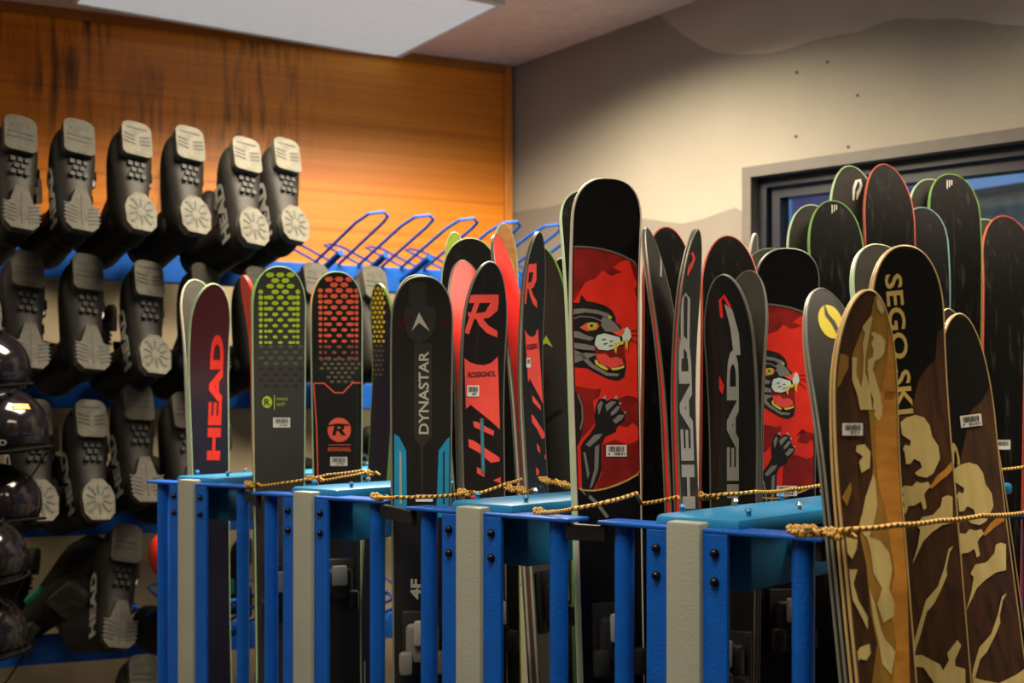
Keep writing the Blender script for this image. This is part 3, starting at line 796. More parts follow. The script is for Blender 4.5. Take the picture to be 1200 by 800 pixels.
def rr(a, f, full=True):
    """the big R with its bars; f maps design units (0..40 wide, y down) to px"""
    Q = lambda L: [f(x, y) for x, y in L]
    a.poly(Q([(0,0),(42,0),(42,10.5),(0,10.5)]), 'coral', 1)
    a.poly(Q([(14,8),(20,8),(6,50),(0,48)]), 'coral', 1)
    a.poly(Q([(33,9),(42,9),(41,20),(31,29),(18,32),(6,28),(5,22),(14,24),(26,22)]), 'coral', 1)
    a.poly(Q([(14,28),(21,28),(30,39),(40,46),(40,54),(28,49),(19,39)]), 'coral', 1)
    a.poly(Q([(0,80),(6,85),(14,88),(24,89),(32,86),(40,78),(40,170),(30,160),(6,139),(0,144)]), 'coral', 1)
    a.text('ROSSIGNOL', f(4,105), f(37,103), (f(0,0)[0]-f(0,7)[0], f(0,0)[1]-f(0,7)[1]), 'blk', 3, .02)
    for L in ([(8,160),(12,160),(33,172),(32,178),(9,167)], [(2,182),(8,184),(38,205),(39,210),(28,212),(14,199),(2,192)], [(11,217),(19,222),(20,230),(11,225)], [(30,234),(39,230),(39,238)], [(2,246),(12,250),(8,256),(2,256)]):
        a.poly(Q(L), 'coral', 1)
def d_R1(a):
    rr(a, lambda x, y: (543.5+x*.98-(.5 if y < 40 else 0)+max(0, (y-60))*.028, 345+y*.93))
    a.line([(564.2,490),(566,555)], 4.2, 'silver', 3); a.line([(564.2,494),(566,552)], 2.2, 'cyanski', 4)
def d_R2(a):
    rr(a, lambda x, y: (612.5+x*.38+max(0, (y-10))*.035+max(0, y-110)*.045, 308.5+y*.97))
def d_arrow(a):
    a.poly([(640,393),(648,407),(640,402),(632,407)], 'lime', 1)
    a.disc(635, 445, 8, 12, 'blk', 1)
    a.line([(628,500),(645,490),(658,480)], 5, 'blk', 1); a.poly([(630,512),(642,505),(642,590),(630,590)], 'blk', 1)
def panther(a, g):
    Q1 = lambda L: [g(640+x/3.48, 190+y/3.48) for x, y in L]
    Q2 = lambda L: [g(640+x/3.48, 400+y/3.48) for x, y in L]
    # head
    a.poly(Q1([(100,572),(134,574),(142,538),(166,566),(200,572),(240,584),(268,604),(284,634),(282,652),(300,664),(318,690),(330,720),(300,735),(280,760),(240,785),(200,790),(100,800)]), 'fur', 2)
    a.poly(Q2([(100,-30),(240,-30),(300,0),(318,30),(320,60),(326,104),(318,146),(290,160),(250,152),(205,130),(165,108),(100,104)]), 'fur', 2)
    a.poly(Q1([(104,600),(150,596),(205,602),(250,616),(272,634),(255,636),(215,620),(160,612),(104,622)]), 'furgrey', 3)
    a.poly(Q1([(220,660),(245,648),(280,672),(298,690),(280,692),(240,690)]), 'furgrey', 3)
    a.poly(Q1([(104,688),(132,690),(160,704),(196,716),(180,728),(104,712)]), 'furgrey', 3)
    a.poly(Q1([(104,735),(160,742),(196,750),(206,768),(150,764),(104,758)]), 'furgrey', 3)
    a.poly(Q1([(104,790),(160,776),(210,782),(170,800),(104,822)]), 'furgrey', 3)
    a.poly(Q1([(136,674),(166,654),(208,654),(216,668),(204,684),(166,690)]), 'honeyred', 4)
    a.disc(*g(640+186/3.48, 190+668/3.48), 5.6*SC[0], 4.6*SC[1], 'iris', 5); a.disc(*g(640+184/3.48, 190+667/3.48), 1.8*SC[0], 1.8*SC[1], 'fur', 6, 8)
    a.poly(Q1([(250,628),(262,624),(268,636),(254,640)]), 'iris', 4)
    a.line(Q1([(104,640),(140,628),(190,632),(230,650)]), 1.3, 'furgrey', 3)
    a.poly(Q1([(230,630),(262,640),(292,668),(306,690),(296,700),(262,676),(236,662),(222,650)]), 'furgrey', 3)
    a.poly(Q2([(104,30),(150,50),(190,92),(250,128),(300,132),(290,142),(246,140),(180,104),(140,66),(104,50)]), 'furgrey', 3)
    # muzzle, nose, whiskers
    a.poly(Q1([(200,722),(206,706),(236,698),(268,706),(298,714),(304,736),(288,756),(250,768),(214,764),(196,744)]), 'muzzle', 8)
    a.poly(Q1([(306,700),(318,680),(330,672),(342,690),(346,712),(334,732),(312,730)]), 'muzzle', 8)
    a.poly(Q1([(262,690),(292,688),(316,674),(318,688),(304,712),(284,704)]), 'honeyred', 10)
    for p in ([(225,724),(240,722)], [(232,742),(248,738)], [(258,732),(270,728)], [(255,750),(268,746)]): a.line(Q1(p), 1.0, 'fur', 10)
    for p in ([(340,690),(366,684),(385,690)], [(342,704),(368,706),(388,716)], [(340,720),(366,734),(384,752)]): a.line(Q1(p), .8, 'fur', 4)
    # mouth
    a.poly(Q2([(196,20),(240,-8),(300,-4),(316,30),(318,100),(290,118),(240,112),(204,84)]), 'darkred', 4)
    a.poly(Q2([(200,52),(240,50),(262,68),(284,62),(308,72),(314,92),(288,104),(262,108),(240,98),(222,92),(206,70)]), 'coral', 5)
    a.poly(Q2([(196,76),(206,74),(214,90),(234,98),(252,112),(246,118),(222,108),(200,92)]), 'tooth', 6)
    a.poly(Q2([(262,108),(278,108),(300,104),(318,96),(316,108),(290,116),(270,118)]), 'tooth', 6)
    for L in ([(272,6),(288,6),(284,52),(276,36)], [(318,-8),(332,-10),(330,38),(322,22)], [(290,4),(316,-4),(312,12),(294,16)]): a.poly(Q2(L), 'tooth', 10)
    # fore leg and paw
    a.poly(Q2([(100,200),(130,214),(150,260),(152,320),(140,400),(100,470)]), 'fur', 2); a.line(Q2([(128,216),(146,262),(148,318),(138,360)]), 1.6, 'furgrey', 3)
    a.poly(Q2([(152,406),(182,372),(200,340),(196,300),(204,256),(216,234),(238,232),(248,244),(262,234),(284,234),(300,250),(308,286),(324,294),(320,322),(286,352),(284,368),(240,388),(226,420),(226,520),(212,566),(186,612),(170,640),(146,600),(140,430)]), 'fur', 2)
    for L in ([(208,262),(222,242),(232,250),(214,300)], [(240,260),(266,242),(286,246),(270,262),(246,286)], [(262,290),(290,262),(302,268),(284,292),(264,304)], [(270,322),(296,298),(318,300),(310,316),(284,336)], [(160,420),(196,380),(230,376),(216,396),(176,430)], [(198,430),(216,420),(212,520),(188,590),(176,600),(196,520)], [(150,450),(160,452),(176,540),(168,560)]):
        a.poly(Q2(L), 'furgrey', 3)
    for L in ([(230,232),(240,220),(244,236)], [(276,232),(286,220),(290,236)], [(296,250),(306,248),(300,262)], [(316,290),(324,284),(324,298)]): a.poly(Q2(L), 'claw', 4)
SC = [1, 1]
def redfield(a, g):
    Q1 = lambda L: [g(640+x/3.48, 190+y/3.48) for x, y in L]
    Q2 = lambda L: [g(640+x/3.48, 400+y/3.48) for x, y in L]
    top = [(90,345),(130,344),(170,346),(215,352),(260,362),(300,376),(345,398),(395,430)]
    bot = [(400,528),(372,542),(330,566),(290,584),(240,600),(195,608),(150,606),(90,596)]
    a.poly(Q1(top)+Q2(bot), 'red', 0)
    a.line(Q1(top), 2.2, 'silver', 4); a.line(Q2(bot), 2.0, 'gold', 4)
    a.poly(Q1([(90,350),(130,348),(170,350),(215,356),(260,366),(300,380),(330,396),(300,404),(270,430),(310,448),(262,462),(230,440),(200,474),(160,486),(140,520),(118,560),(90,560)]), 'darkred', 1)
    a.poly(Q1([(340,400),(395,432),(395,560),(370,560),(360,520),(376,500),(356,460)]), 'darkred', 1)
    a.poly(Q2([(90,170),(120,180),(140,186),(170,190),(200,196),(224,190),(216,226),(190,240),(200,330),(150,390),(90,380)]), 'darkred', 1)
    a.poly(Q2([(280,240),(330,220),(395,232),(395,350),(350,330),(330,350),(290,340),(310,280)]), 'darkred', 1)
    a.poly(Q2([(230,420),(280,400),(330,420),(395,400),(395,530),(330,560),(240,596),(200,602),(226,540)]), 'darkred', 1)
def d_panther1(a):
    g = lambda x, y: (x, y); SC[:] = [1, 1]
    redfield(a, g); panther(a, g)
    a.line([(680,572),(700,590),(712,606)], 4, 'furgrey', 1)
def d_panther2(a):
    g = lambda x, y: (901+(x-693)*.76, 435+(y-382)*.87); SC[:] = [.76, .87]
    redfield(a, lambda x, y: (886+(x-672)*.94, 357+(y-290)*.86 if y < 480 else 584-(575-y)*.86)); panther(a, g)
def head_logo(a, x, y, w, h, m, lay=1):
    f = lambda p: (x+p[0]*w, y+p[1]*h)
    a.line([f(p) for p in ((0,1),(.08,.4),(.4,.05),(.85,.0),(1,.25),(.75,.6),(.5,.85))], [2.2, 3.2, 3.4, 3.2, 3, 2.4, 1.5], m, lay)
    a.line([f(p) for p in ((.45,.95),(.5,.6),(.8,.42))], 1.6, m, lay)
def d_head_a(a):
    head_logo(a, 774, 288, 14, 36, 'logo_silver')
def d_head_b(a):
    head_logo(a, 800, 296, 13, 28, 'coral')
    a.line([(799,366),(799.5,350),(803,344),(807,350),(806,420)], 3, 'logo_silver', 1); a.line([(799,366),(799,420)], 3.4, 'logo_silver', 1)
    a.text('HEAD', (814.5,596), (808.5,394), (-15,0), 'logo_silver', 2, .045)
    a.poly([(792,388),(798,400),(798,412),(792,410)], 'coral', 1)
def d_head_c(a):
    a.line([(846,372),(844,352),(848,346),(856,360)], 3.4, 'red', 1); a.poly([(849,356),(858,362),(866,390),(868,416),(860,416),(856,384)], 'logo_silver', 1)
    a.text('HEAD', (866,622), (866,410), (-14,0), 'logo_silver', 2, .05)
    a.poly([(843,440),(849,452),(847,462),(843,456)], 'red', 1)
def d_S(a):
    a.disc(973, 377, 13.5, 20.5, 'yel', 1, 24, -.35)
    a.line([(966,358),(968,368),(976,378),(981,388),(982,396)], [1, 4, 4.5, 4, 1], 'charcoal', 3)
def zs(dx=0, dy=0): return lambda L: [(920+(x+dx)/2.16, 430+(y+dy)/2.16) for x, y in L]
def z6(L): return [(970+x/5.336, 330+y/5.336) for x, y in L]
def d_wood1(a):
    Z = zs()
    a.poly(z6([(60,450),(110,455),(130,470),(128,540),(100,590),(80,640),(40,680),(40,450)]), 'amber', 1)
    a.poly(z6([(150,460),(215,290),(270,200),(290,100),(310,50),(440,80),(430,800),(205,800)]), 'amber', 1)
    a.poly(z6([(385,60),(450,60),(460,800),(330,800),(345,600),(372,470),(380,250)]), 'honeywood', 2)
    a.poly(z6([(310,70),(350,65),(345,110),(372,100),(375,150),(335,205),(310,170),(300,130)]), 'maple', 3)
    a.poly(z6([(265,215),(278,225),(262,300),(250,370),(232,480),(232,570),(260,660),(275,800),(200,800),(180,700),(150,620),(148,475),(180,470),(175,580),(205,660),(215,600),(222,480),(215,390),(230,320),(212,285)]), 'maple', 3)
    a.poly(z6([(280,312),(330,335),(358,370),(352,440),(325,480),(290,500),(262,606),(250,560),(245,490),(278,470),(282,420),(268,390),(285,350),(268,330)]), 'maple', 3)
    a.poly(z6([(285,700),(325,740),(345,790),(320,800),(280,800)]), 'maple', 3)
    # below
    a.poly(Z([(180,20),(215,-10),(290,60),(310,810),(218,810),(232,700),(215,620),(205,500),(190,430),(190,380),(215,340),(222,250),(212,120)]), 'amber', 1)
    a.poly(Z([(240,60),(300,60),(305,420),(262,420),(252,360),(235,300),(228,220),(226,120)]), 'honeywood', 2)
    a.poly(Z([(262,420),(305,420),(315,810),(270,810),(280,700),(262,600),(276,520)]), 'honeywood', 2)
    a.poly(Z([(180,198),(200,195),(215,215),(213,255),(192,268),(186,240),(196,226),(178,214)]), 'maple', 3)
    a.poly(Z([(222,270),(228,290),(232,350),(222,400),(212,430),(200,428),(186,402),(194,370),(202,330),(212,300)]), 'maple', 3)
    a.poly(Z([(152,430),(182,436),(180,460),(168,486),(156,470)]), 'maple', 3); a.poly(Z([(158,512),(182,512),(172,548),(184,590),(208,632),(208,664),(186,620),(170,590)]), 'maple', 3)
    a.poly(Z([(176,720),(190,708),(212,700),(216,724),(204,742),(188,738),(180,750)]), 'maple', 3)
    a.poly(Z([(205,428),(240,440),(262,470),(270,510),(262,560),(276,600),(274,630),(248,648),(232,600),(244,560),(222,520),(216,470)]), 'maple', 3)
    a.poly(Z([(212,560),(222,640),(236,700),(244,750),(268,780),(278,720),(262,700),(252,690),(240,660),(226,600)]), 'maple', 3)
    a.poly(Z([(142,330),(165,290),(168,310),(156,352)]), 'amber', 3)
    a.poly(Z([(206,0),(222,10),(240,70),(246,120),(236,138),(224,120),(230,100),(214,60)]), 'maple', 3)
def mammals(a, Z, full=True):
    a.poly(Z([(286,140),(300,128),(324,121),(346,128),(360,148),(366,176),(382,200),(386,232),(376,254),(368,270),(352,280),(330,276),(322,268),(340,254),(336,240),(320,232),(312,244),(300,246),(296,214),(292,208),(298,196),(310,200),(312,186),(290,172)]), 'maple', 3)
    a.poly(Z([(282,312),(296,300),(316,302),(326,290),(340,294),(356,290),(362,302),(352,312),(346,322),(352,356),(344,362),(338,340),(322,350),(306,352),(300,370),(284,372),(288,358),(296,352),(294,340),(280,336),(284,330),(294,326),(292,318)]), 'maple', 3)
    a.line(Z([(362,306),(384,280),(430,246)]), [3, 7, 9], 'honeywood', 3)
    a.poly(Z([(418,328),(404,324),(392,330),(388,352),(368,374),(340,380),(328,402),(336,412),(330,450),(316,498),(330,470),(344,440),(366,418),(392,400),(418,394)]), 'maple', 3)
    a.poly(Z([(420,452),(410,470),(402,510),(404,526),(390,560),(370,600),(352,620),(336,680),(318,735),(308,735),(330,660),(350,590),(380,556),(396,510),(408,460)]), 'maple', 3)
def d_wood2(a):
    Z = zs(5, 0)
    a.poly([(1005,480),(1005,280),(1115,280),(1115,380),(1098,388),(1096,420),(1084,432),(1076,445),(1070,470),(1062,484),(1040,490)], 'tipgloss', 1)
    a.text('SEGO SKI', (1036,322), (1050,486), (20,-2), 'gold', 2, .02)
    mammals(a, Z)
    a.poly(Z([(296,740),(306,730),(340,728),(366,742),(386,752),(394,768),(408,742),(404,724),(430,690),(440,704),(424,740),(424,756),(450,764),(450,812),(380,812),(362,786),(344,760),(310,756)]), 'maple', 3)
def d_wood3(a):
    a.poly([(1095,560),(1095,360),(1175,360),(1160,452),(1150,470),(1138,480),(1125,540),(1112,560)], 'tipgloss', 1)
    mammals(a, zs(140, 120))
    Z = zs(140, 0)
    a.poly(Z([(290,780),(306,750),(320,780),(350,790),(400,800),(480,760),(480,812),(290,812)]), 'maple', 3)
    a.text('S', (1106,520), (1112,548), (14,-2), 'gold', 2, .02)

# ---- the skis, gap by gap (left to right)
# gap 0
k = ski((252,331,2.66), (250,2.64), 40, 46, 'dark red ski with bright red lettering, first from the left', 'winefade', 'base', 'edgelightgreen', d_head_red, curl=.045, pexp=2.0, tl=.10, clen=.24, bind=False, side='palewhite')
second(k, 'ski showing its grey tip with a pale ring mark, behind the leftmost dark red ski', 'dkgrey', 'basegrey', 'palewhite', lambda a: head_logo(a, 236, 342, 9, 22, 'palewhite'), side='palewhite', tip=(228,329))
# gap 1
k = ski((283,322,2.43), (309,2.43), -66, 12, 'ski with a coral tip behind the bright green ski back', 'coral', 'base', 'coral', None, waist=.6, curl=.03, bind=False, side='red')
second(k, 'slim ski with a pink red side edge between the dark red and green skis', 'wine', 'coral', 'red', side='red')
k = ski((328,311,2.27), (328,2.26), 16, 62, 'charcoal ski with a bright green honeycomb tip', 'charcoal', 'limebase', 'edgelightgreen', d_green, (330,495,20,11.5,'350'), curl=.030, tl=.085, pexp=2.3, waist=.86)
second(k, 'bright green ski base peeking out left of the green honeycomb ski', 'charcoal', 'limebase', 'limebase', tip=(318,317), lim=0.005)
k = ski((395,317,2.36), (397,2.34), 12, 60, 'black ski with red honeycomb tip and round red R logo', 'blk', 'coral', 'edgelightgreen', d_ross, (397,540.5,20,10.5,'340'), curl=.030, tl=.085, pexp=2.3, waist=.84)
second(k, 'coral ski base peeking out left of the red honeycomb ski', 'blk', 'coral', 'coral', tip=(386,322), lim=0.005)
ski((442,331,2.56), (433,2.50), -42, 25, 'narrow navy ski with rows of yellow dots', 'navy', 'base', 'edgegreen', d_yellow, curl=.035, clen=.25, tl=.1, pexp=2, bind=False)
# gap 2
k = ski((496,322,1.90), (493,1.90), 10, 72, 'wide black ski with white arrow, white vertical lettering and cyan sides', 'blk', 'basegrey', 'edgegrey', d_dyna, (497,583.5,20,8,None), curl=.03, tl=.085, pexp=2.4, waist=.86, kind='bindmid')
second(k, 'grey ski back peeking out right of the black white-arrow ski', 'blk', 'basegrey', 'edgelightgreen', back=.004, tip=(510,324), lim=0.004, scale=.86)
ski((550,279,2.24), (568,2.20), 182, 68, 'wide dark ski back rising above the coral tip, left of the middle', 'blk', 'base', 'edgelightgreen', None, curl=.03, tl=.10, bind=False, waist=.6)
k = ski((576,305,1.99), (569,1.98), 30, 50, 'black ski with big red R and red bars beside the white-arrow ski', 'blk', 'coral', 'edgegrey', d_R1, (554,458,14,13,'387'), curl=.045, clen=.30, tl=.12, pexp=2.0, side='palewhite', waist=.86)
second(k, 'coral tipped ski leaning left beside the black ski with a big red R', 'blk', 'coral', 'silver', side='palewhite', tip=(535,307), lim=0.003)
ski((594,300,2.16), (600,2.10), 8, 22, 'slim dark ski with a yellow side edge between the two big R skis', 'blk', 'base', 'lime', None, curl=.02, bind=False)
k = ski((633,271,2.06), (638,2.03), 60, 24, 'black ski turned edge-on with a red R, left of the yellow arrow ski', 'blk', 'coral', 'silver', d_R2, (618.5,425,5,11,None), curl=.037, clen=.36, tl=.12, pexp=1.9, side='palewhite', waist=.92)
second(k, 'coral tipped ski curving left, pale edge, middle of the racks', 'blk', 'coral', 'silver', side='palewhite', tip=(583,276), lim=0.003)
ski((634,288,2.20), (647,2.17), -14, 58, 'dark green-black ski with a small yellow arrow', 'dkgrey', 'base', 'edgegreen', d_arrow, waist=.88, curl=.02, tl=.16, pexp=1.8, bind=False)
def d_cyan(a): a.poly([(655,398),(666,406),(671,425),(672,500),(660,520),(655,500)], 'cyanski', 1); a.poly([(661,412),(664,414),(664,485),(661,485)], 'logo_silver', 2)
ski((662,300,2.42), (664,2.40), -6, 50, 'black ski with cyan side panels mostly hidden behind the tall animal-art pair', 'blk', 'base', 'edgegrey', d_cyan, bind=False)
ski((589,262,2.30), (596,2.29), 200, 26, 'ski with an orange and grey tip behind the coral tips', 'blk', 'honeywood', 'edgelightgreen', None, bind=False, curl=.02)
ski((533,272,2.66), (545,2.65), 170, 22, 'ski with a small lime tip behind the wide dark ski back', 'blk', 'lime', 'edgelightgreen', None, bind=False, curl=.02)
# gap 3
k = ski((714,207,1.66), (716,1.66), 14, 80, 'tall black and red ski with snarling black cat art, the larger of two', 'tipgloss', 'base', 'palewhite', d_panther1, (722,528,24,13.5,'083',0,True), curl=.035, clen=.26, tl=.065, pexp=2.5, waist=.88)
second(k, 'black ski back with pale green edge behind the larger cat-art ski', 'blk', 'base', 'edgelightgreen', tip=(663,225), lim=0.017)
ski((669,334,2.245), (680,2.24), 181, 14, 'ski with a small pale tip left of the larger cat-art ski', 'silver', 'basegrey', 'palewhite', None, bind=False, curl=.02)
ski((780,266,1.80), (777,1.77), 186, 58, 'black scratched ski back with a dark red tip edge behind the edge-on lettered pair', 'blk', 'base', 'edgered', None, curl=.03, tl=.10, pexp=2.0, waist=.95, bind=False)
k = ski((819,268,1.64), (808,1.63), 64, 21, 'grey ski with small red logo and pale vertical lettering, turned nearly edge-on', 'dkgrey', 'navy', 'silver', d_head_b, curl=.030, clen=.30, tl=.12, pexp=1.9, side='red', waist=.78)
second(k, 'grey-tipped ski curving left, half of the edge-on lettered pair', 'dkgrey', 'dkgrey', 'silver', d_head_a, side='red', tip=(761,269), lim=0.003)
ski((852,276,1.92), (850,1.92), 184, 66, 'black scratched ski back with an orange edge behind the second lettered pair', 'blk', 'base', 'edgered', None, curl=.03, tl=.10, pexp=2.0, waist=.95, bind=False)
k = ski((846,320,1.775), (862,1.765), -34, 56, 'black ski with big silver vertical letters and a red mark', 'blk', 'navy', 'silver', d_head_c, curl=.046, clen=.30, tl=.11, pexp=2.0, side='red', waist=.80)
second(k, 'brown-grey tipped ski leaning right behind the silver-lettered black ski', 'wine', 'basegrey', 'silver', side='red', tip=(883,319), lim=0.003)
k = ski((926,290,1.975), (917,1.96), 12, 74, 'black and red ski with snarling black cat art, the smaller one on the right', 'tipgloss', 'base', 'silver', d_panther2, (921.5,575,24,12,'094'), curl=.025, clen=.26, tl=.065, pexp=2.4, waist=.9)
second(k, 'grey ski back peeking out left of the smaller cat-art ski', 'blk', 'basegrey', 'edgegrey', tip=(906,293))
ski((886,273,2.66), (890,2.65), 30, 9, 'ski with a small pale tip in front of the window corner', 'silver', 'basegrey', 'palewhite', None, bind=False, curl=.02)
def tick(x, y): return lambda a: [a.line([(x+i*2.6-3, y-5), (x+i*2.6-3, y+5-2*i)], 1.1, 'palewhite', 1) for i in range(3)]
def backs(A, Bt, pw, label, rim, lab2, rim2, ds, dl, mark=None, logo=None, **kw):
    k = ski(A, Bt, 186, pw, label, 'blk', 'base', rim, mark, bind=False, **kw)
    second(k, lab2, 'charcoal', 'basegrey', rim2, logo, ds=ds, dl=dl, back=.03, flip=False)
backs((974,235,2.12), (975,2.11), 62, 'black scratched ski back with green tip edge, left part of the back row', 'edgegreen', 'grey ski peeking out left of the green-edged ski in the back row', 'edgelightgreen', -.030, -.004, tick(978, 245), stk=(963,538,9,9,None), curl=.03, tl=.095, pexp=2.1, waist=.92)
backs((1034,192,2.24), (1030,2.225), 57, 'tall black ski back with red tip edge in the back row', 'edgered', 'grey ski with pale ring logo beside the tall red-edged ski', 'edgelightgreen', -.058, 0, None, lambda a: head_logo(a, 1000, 211, 9, 24, 'palewhite'), curl=.04, tl=.12, pexp=2.0, waist=.92)
ski((1079,243,2.30), (1080,2.27), 184, 52, 'black ski back with pale blue tip edge in the back row', 'blk', 'base', 'edgeblue', None, curl=.03, tl=.08, pexp=2.2, waist=.95, bind=False)
backs((1112,204,2.42), (1115,2.38), 58, 'tall black ski back with green tip edge, right part of the back row', 'edgegreen', 'grey ski peeking out left of the right-hand green-edged ski', 'edgelightgreen', -.030, -.006, tick(1113, 216), curl=.03, tl=.095, pexp=2.2, waist=.95)
backs((1175,253,2.58), (1174,2.50), 60, 'black ski back with red tip edge near the right end of the back row', 'edgered', 'grey ski peeking out left of the rightmost red-edged ski back', 'edgelightgreen', -.030, -.003, stk=(1175,521,17,11,None), curl=.03, tl=.11, pexp=2.0, waist=.95)
ski((1216,222,2.30), (1216,2.25), 186, 46, 'ski with orange edge cut off by the right picture edge', 'blk', 'base', 'edgered', None, curl=.04, tl=.14, bind=False)
# gap 4, nearest
k = ski((1020,338,1.335), (1031,1.28), 28, 73, 'shortest inlaid wood ski with amber and maple bark pattern, leftmost of three', 'walnut', 'charcoal', 'edgegold', d_wood1, (998,503,24,14.5,'821'), side='blk', curl=.028, clen=.26, tl=.13, pexp=2.0, waist=.78)
second(k, 'black ski with grey tip and yellow round logo, nearly edge-on beside the inlaid wood skis', 'dkgrey', 'tipdark', 'edgegrey', d_S, side='blk', tip=(960,341), lim=0.006)
k = ski((1064,287,1.44), (1092,1.38), 24, 84, 'tallest inlaid wood ski with gold letters and maple animals', 'walnut', 'basegrey', 'edgegold', d_wood2, curl=.018, clen=.26, tl=.09, pexp=2.2, waist=.80)
second(k, 'grey ski back peeking out left of the tallest inlaid wood ski', 'blk', 'basegrey', 'edgelightgreen', back=.004, tip=(1030,289), lim=0.006)
k = ski((1126,367,1.56), (1162,1.46), 26, 64, 'inlaid wood ski with dark tip and maple bear, rightmost of three', 'walnut', 'blk', 'edgegold', d_wood3, (1137,493,25,14,'820',-.12,True), curl=.014, clen=.30, tl=.15, pexp=2.0, waist=.98)
second(k, 'dark ski back peeking out left of the rightmost inlaid wood ski', 'blk', 'base', 'edgegold', tip=(1112,364), scale=.85)

# ------------------------------------------------------------------ bungee cords across the racks
def cord(pts, label, knots=(), r=.0030):
    P3 = [P(x, y, d) for x, y, d in pts]; path = []
    for i in range(len(P3)-1):
        n = max(2, int((P3[i+1]-P3[i]).length/.0022))
        sag = (P3[i+1]-P3[i]).length*.015
        for k in range(n): t = k/n; path.append(P3[i].lerp(P3[i+1], t)-Vector((0, 0, 4*sag*t*(1-t))))
    path.append(P3[-1])
    root = empty('bungee_cord', P3[0])
    mb = MB(); mb.tube(path, r, 'ropegold', 8, True, 'ropeblack'); o = mb.build('cord', root, smooth=.9)
    for (x, y, d) in knots:
        c = P(x, y, d); mb = MB(); K = []
        for k in range(90):
            t = 2*math.pi*k/30; K.append(c+Vector((math.cos(t)*.004+(k-45)*.00019, math.sin(t)*.0022, math.sin(t)*.0036+.002*math.sin(t*.33))))
        mb.tube(K, r*.95, 'ropegold', 8, True, 'ropeblack')
        mb.tube([c+Vector((.008, -.002, 0)), c+Vector((.016, -.005, .002)), c+Vector((.024, -.004, -.004))], r*.9, 'ropegold', 8, True, 'ropeblack')
        mb.build('knot', root, smooth=.9)
    rehome(root, tuple(P3[0])); tag(root, label, 'bungee cord', 'black and gold bungee cords')
cord([(288,570,2.24),(330,566,2.185),(362,561,2.20),(385,556,2.24),(426,551,2.30)], 'black and gold bungee cord across the green honeycomb ski', [(293,567,2.22),(366,561,2.20)])
cord([(376,563,2.25),(400,559,2.30),(430,553,2.36)], 'black and gold bungee cord across the red honeycomb ski', [(432,554,2.36)])
cord([(440,582,1.88),(465,582.5,1.80),(498,582,1.80),(530,580,1.82),(545,577,1.86)], 'black and gold bungee cord across the black white-arrow ski', [(442,582,1.87),(544,577,1.86)])
cord([(545,578,1.86),(565,577,1.88),(592,567,1.90),(612,561,1.95)], 'black and gold bungee cord behind the pale pad, below the first big R ski', [(598,572,1.90),(612,574,1.88)])
cord([(632,560,1.95),(650,566,1.90),(676,570,1.84)], 'short black and gold bungee cord left of the larger cat-art ski', [(662,568,1.88),(640,563,1.92)])
cord([(630,600.5,1.63),(672,596,1.52),(712,588,1.50),(746,578,1.53),(752,590,1.60),(795,582,1.54)], 'long black and gold bungee cord across the larger cat-art ski', [(634,600,1.62)])
cord([(820,582,1.68),(850,579,1.66),(885,576,1.68),(925,573,1.80),(968,567,1.86)], 'black and gold bungee cord in front of the smaller cat-art ski', [(822,581,1.68)])
cord([(926,622,1.27),(950,621.5,1.27),(972,622,1.26),(1000,620,1.235),(1050,615,1.26),(1100,610,1.31),(1150,604,1.37),(1215,598,1.48)], 'nearest black and gold bungee cord stretched over the inlaid wood skis', [(934,622,1.27),(944,622,1.27),(954,622,1.27),(976,625,1.25)], .0032)
cord([(1150,556,2.10),(1175,550,2.12),(1215,544,2.16)], 'black and gold bungee cord at the far right behind the wood skis')

# ------------------------------------------------------------------ boot wall
def onA(X, off):
    """point at column X on the vertical plane `off` in front of wall_left"""
    p0 = C0+O*off; k = (X-600)/F
    q = (k*p0.y-p0.x)/(A.x*-1+k*A.y) if False else (p0.x-k*p0.y)/(A.x-k*A.y)
    p = p0-A*q; return p
ROWS = [2.18, 1.775, 1.375, .98, .585]            # height of the boot toes, row by row
RAILZ = [z-.355 for z in ROWS]
def peg_dir(): return (O*.25+A*.08+Vector((0, 0, .10)))
def rail(z, xa, xb, label, hoops, grp='blue boot rails'):
    a = onA(xa, .36); b = onA(xb, .36); U = (b-a).normalized(); n = (b-a).length
    root = empty('boot_rail', a+Vector((0, 0, z)))
    T = lambda p: U*p.x+O*p.y+Vector((0, 0, p.z))
    mb = MB(); mb.bbox((0, -.02, -.088), (n, .02, 0), 'railblue', T, .004); mb.build('rail_beam', root)
    k = int(n/.152)
    for i in range(k+1):
        x = .05+i*.152
        if x > n-.02: break
        b0 = U*x+O*.02+Vector((0, 0, -.045)); d = peg_dir()
        if not hoops(PX(a+U*x+Vector((0, 0, z)))[0]): continue
        mb = MB(); mb.tube([b0, b0+d*.62], .0115, 'railblue', 12); mb.build('peg', root, smooth=.6)
        # wire hoop
        mb = MB(); s = U*.028+Vector((0,0,.0)); h0 = b0+Vector((0, 0, .045))+s*0
        pts = [h0-s*.2, h0-s*.2+d*1.0, h0-s*.2+d*1.22+U*.012, h0+U*.045+d*1.28, h0+U*.072+d*1.2, h0+U*.078+d*1.05, h0+U*.078]
        mb.tube(pts, .0052, 'railblue', 8); mb.build('hoop', root, smooth=.6)
        mb = MB(); e = -O*.20+U*.10*-1+Vector((0, 0, .10)); h1 = U*(x+.03)-O*.02+Vector((0, 0, 0))
        mb.tube([h1, h1+e, h1+e*1.08+U*.03, h1+e+U*.06, h1+U*.06], .0045, 'railblue', 6); mb.build('rear_hoop', root, smooth=.6)
    tag(root, label, 'boot rail', grp)
rail(RAILZ[0], -60, 648, 'top blue boot rail with wire hoops and pegs', lambda X: X > 335)
rail(RAILZ[1], -60, 560, 'second blue boot rail from the top', lambda X: X > 460)
rail(RAILZ[2], -60, 560, 'third blue boot rail from the top', lambda X: X > 460)
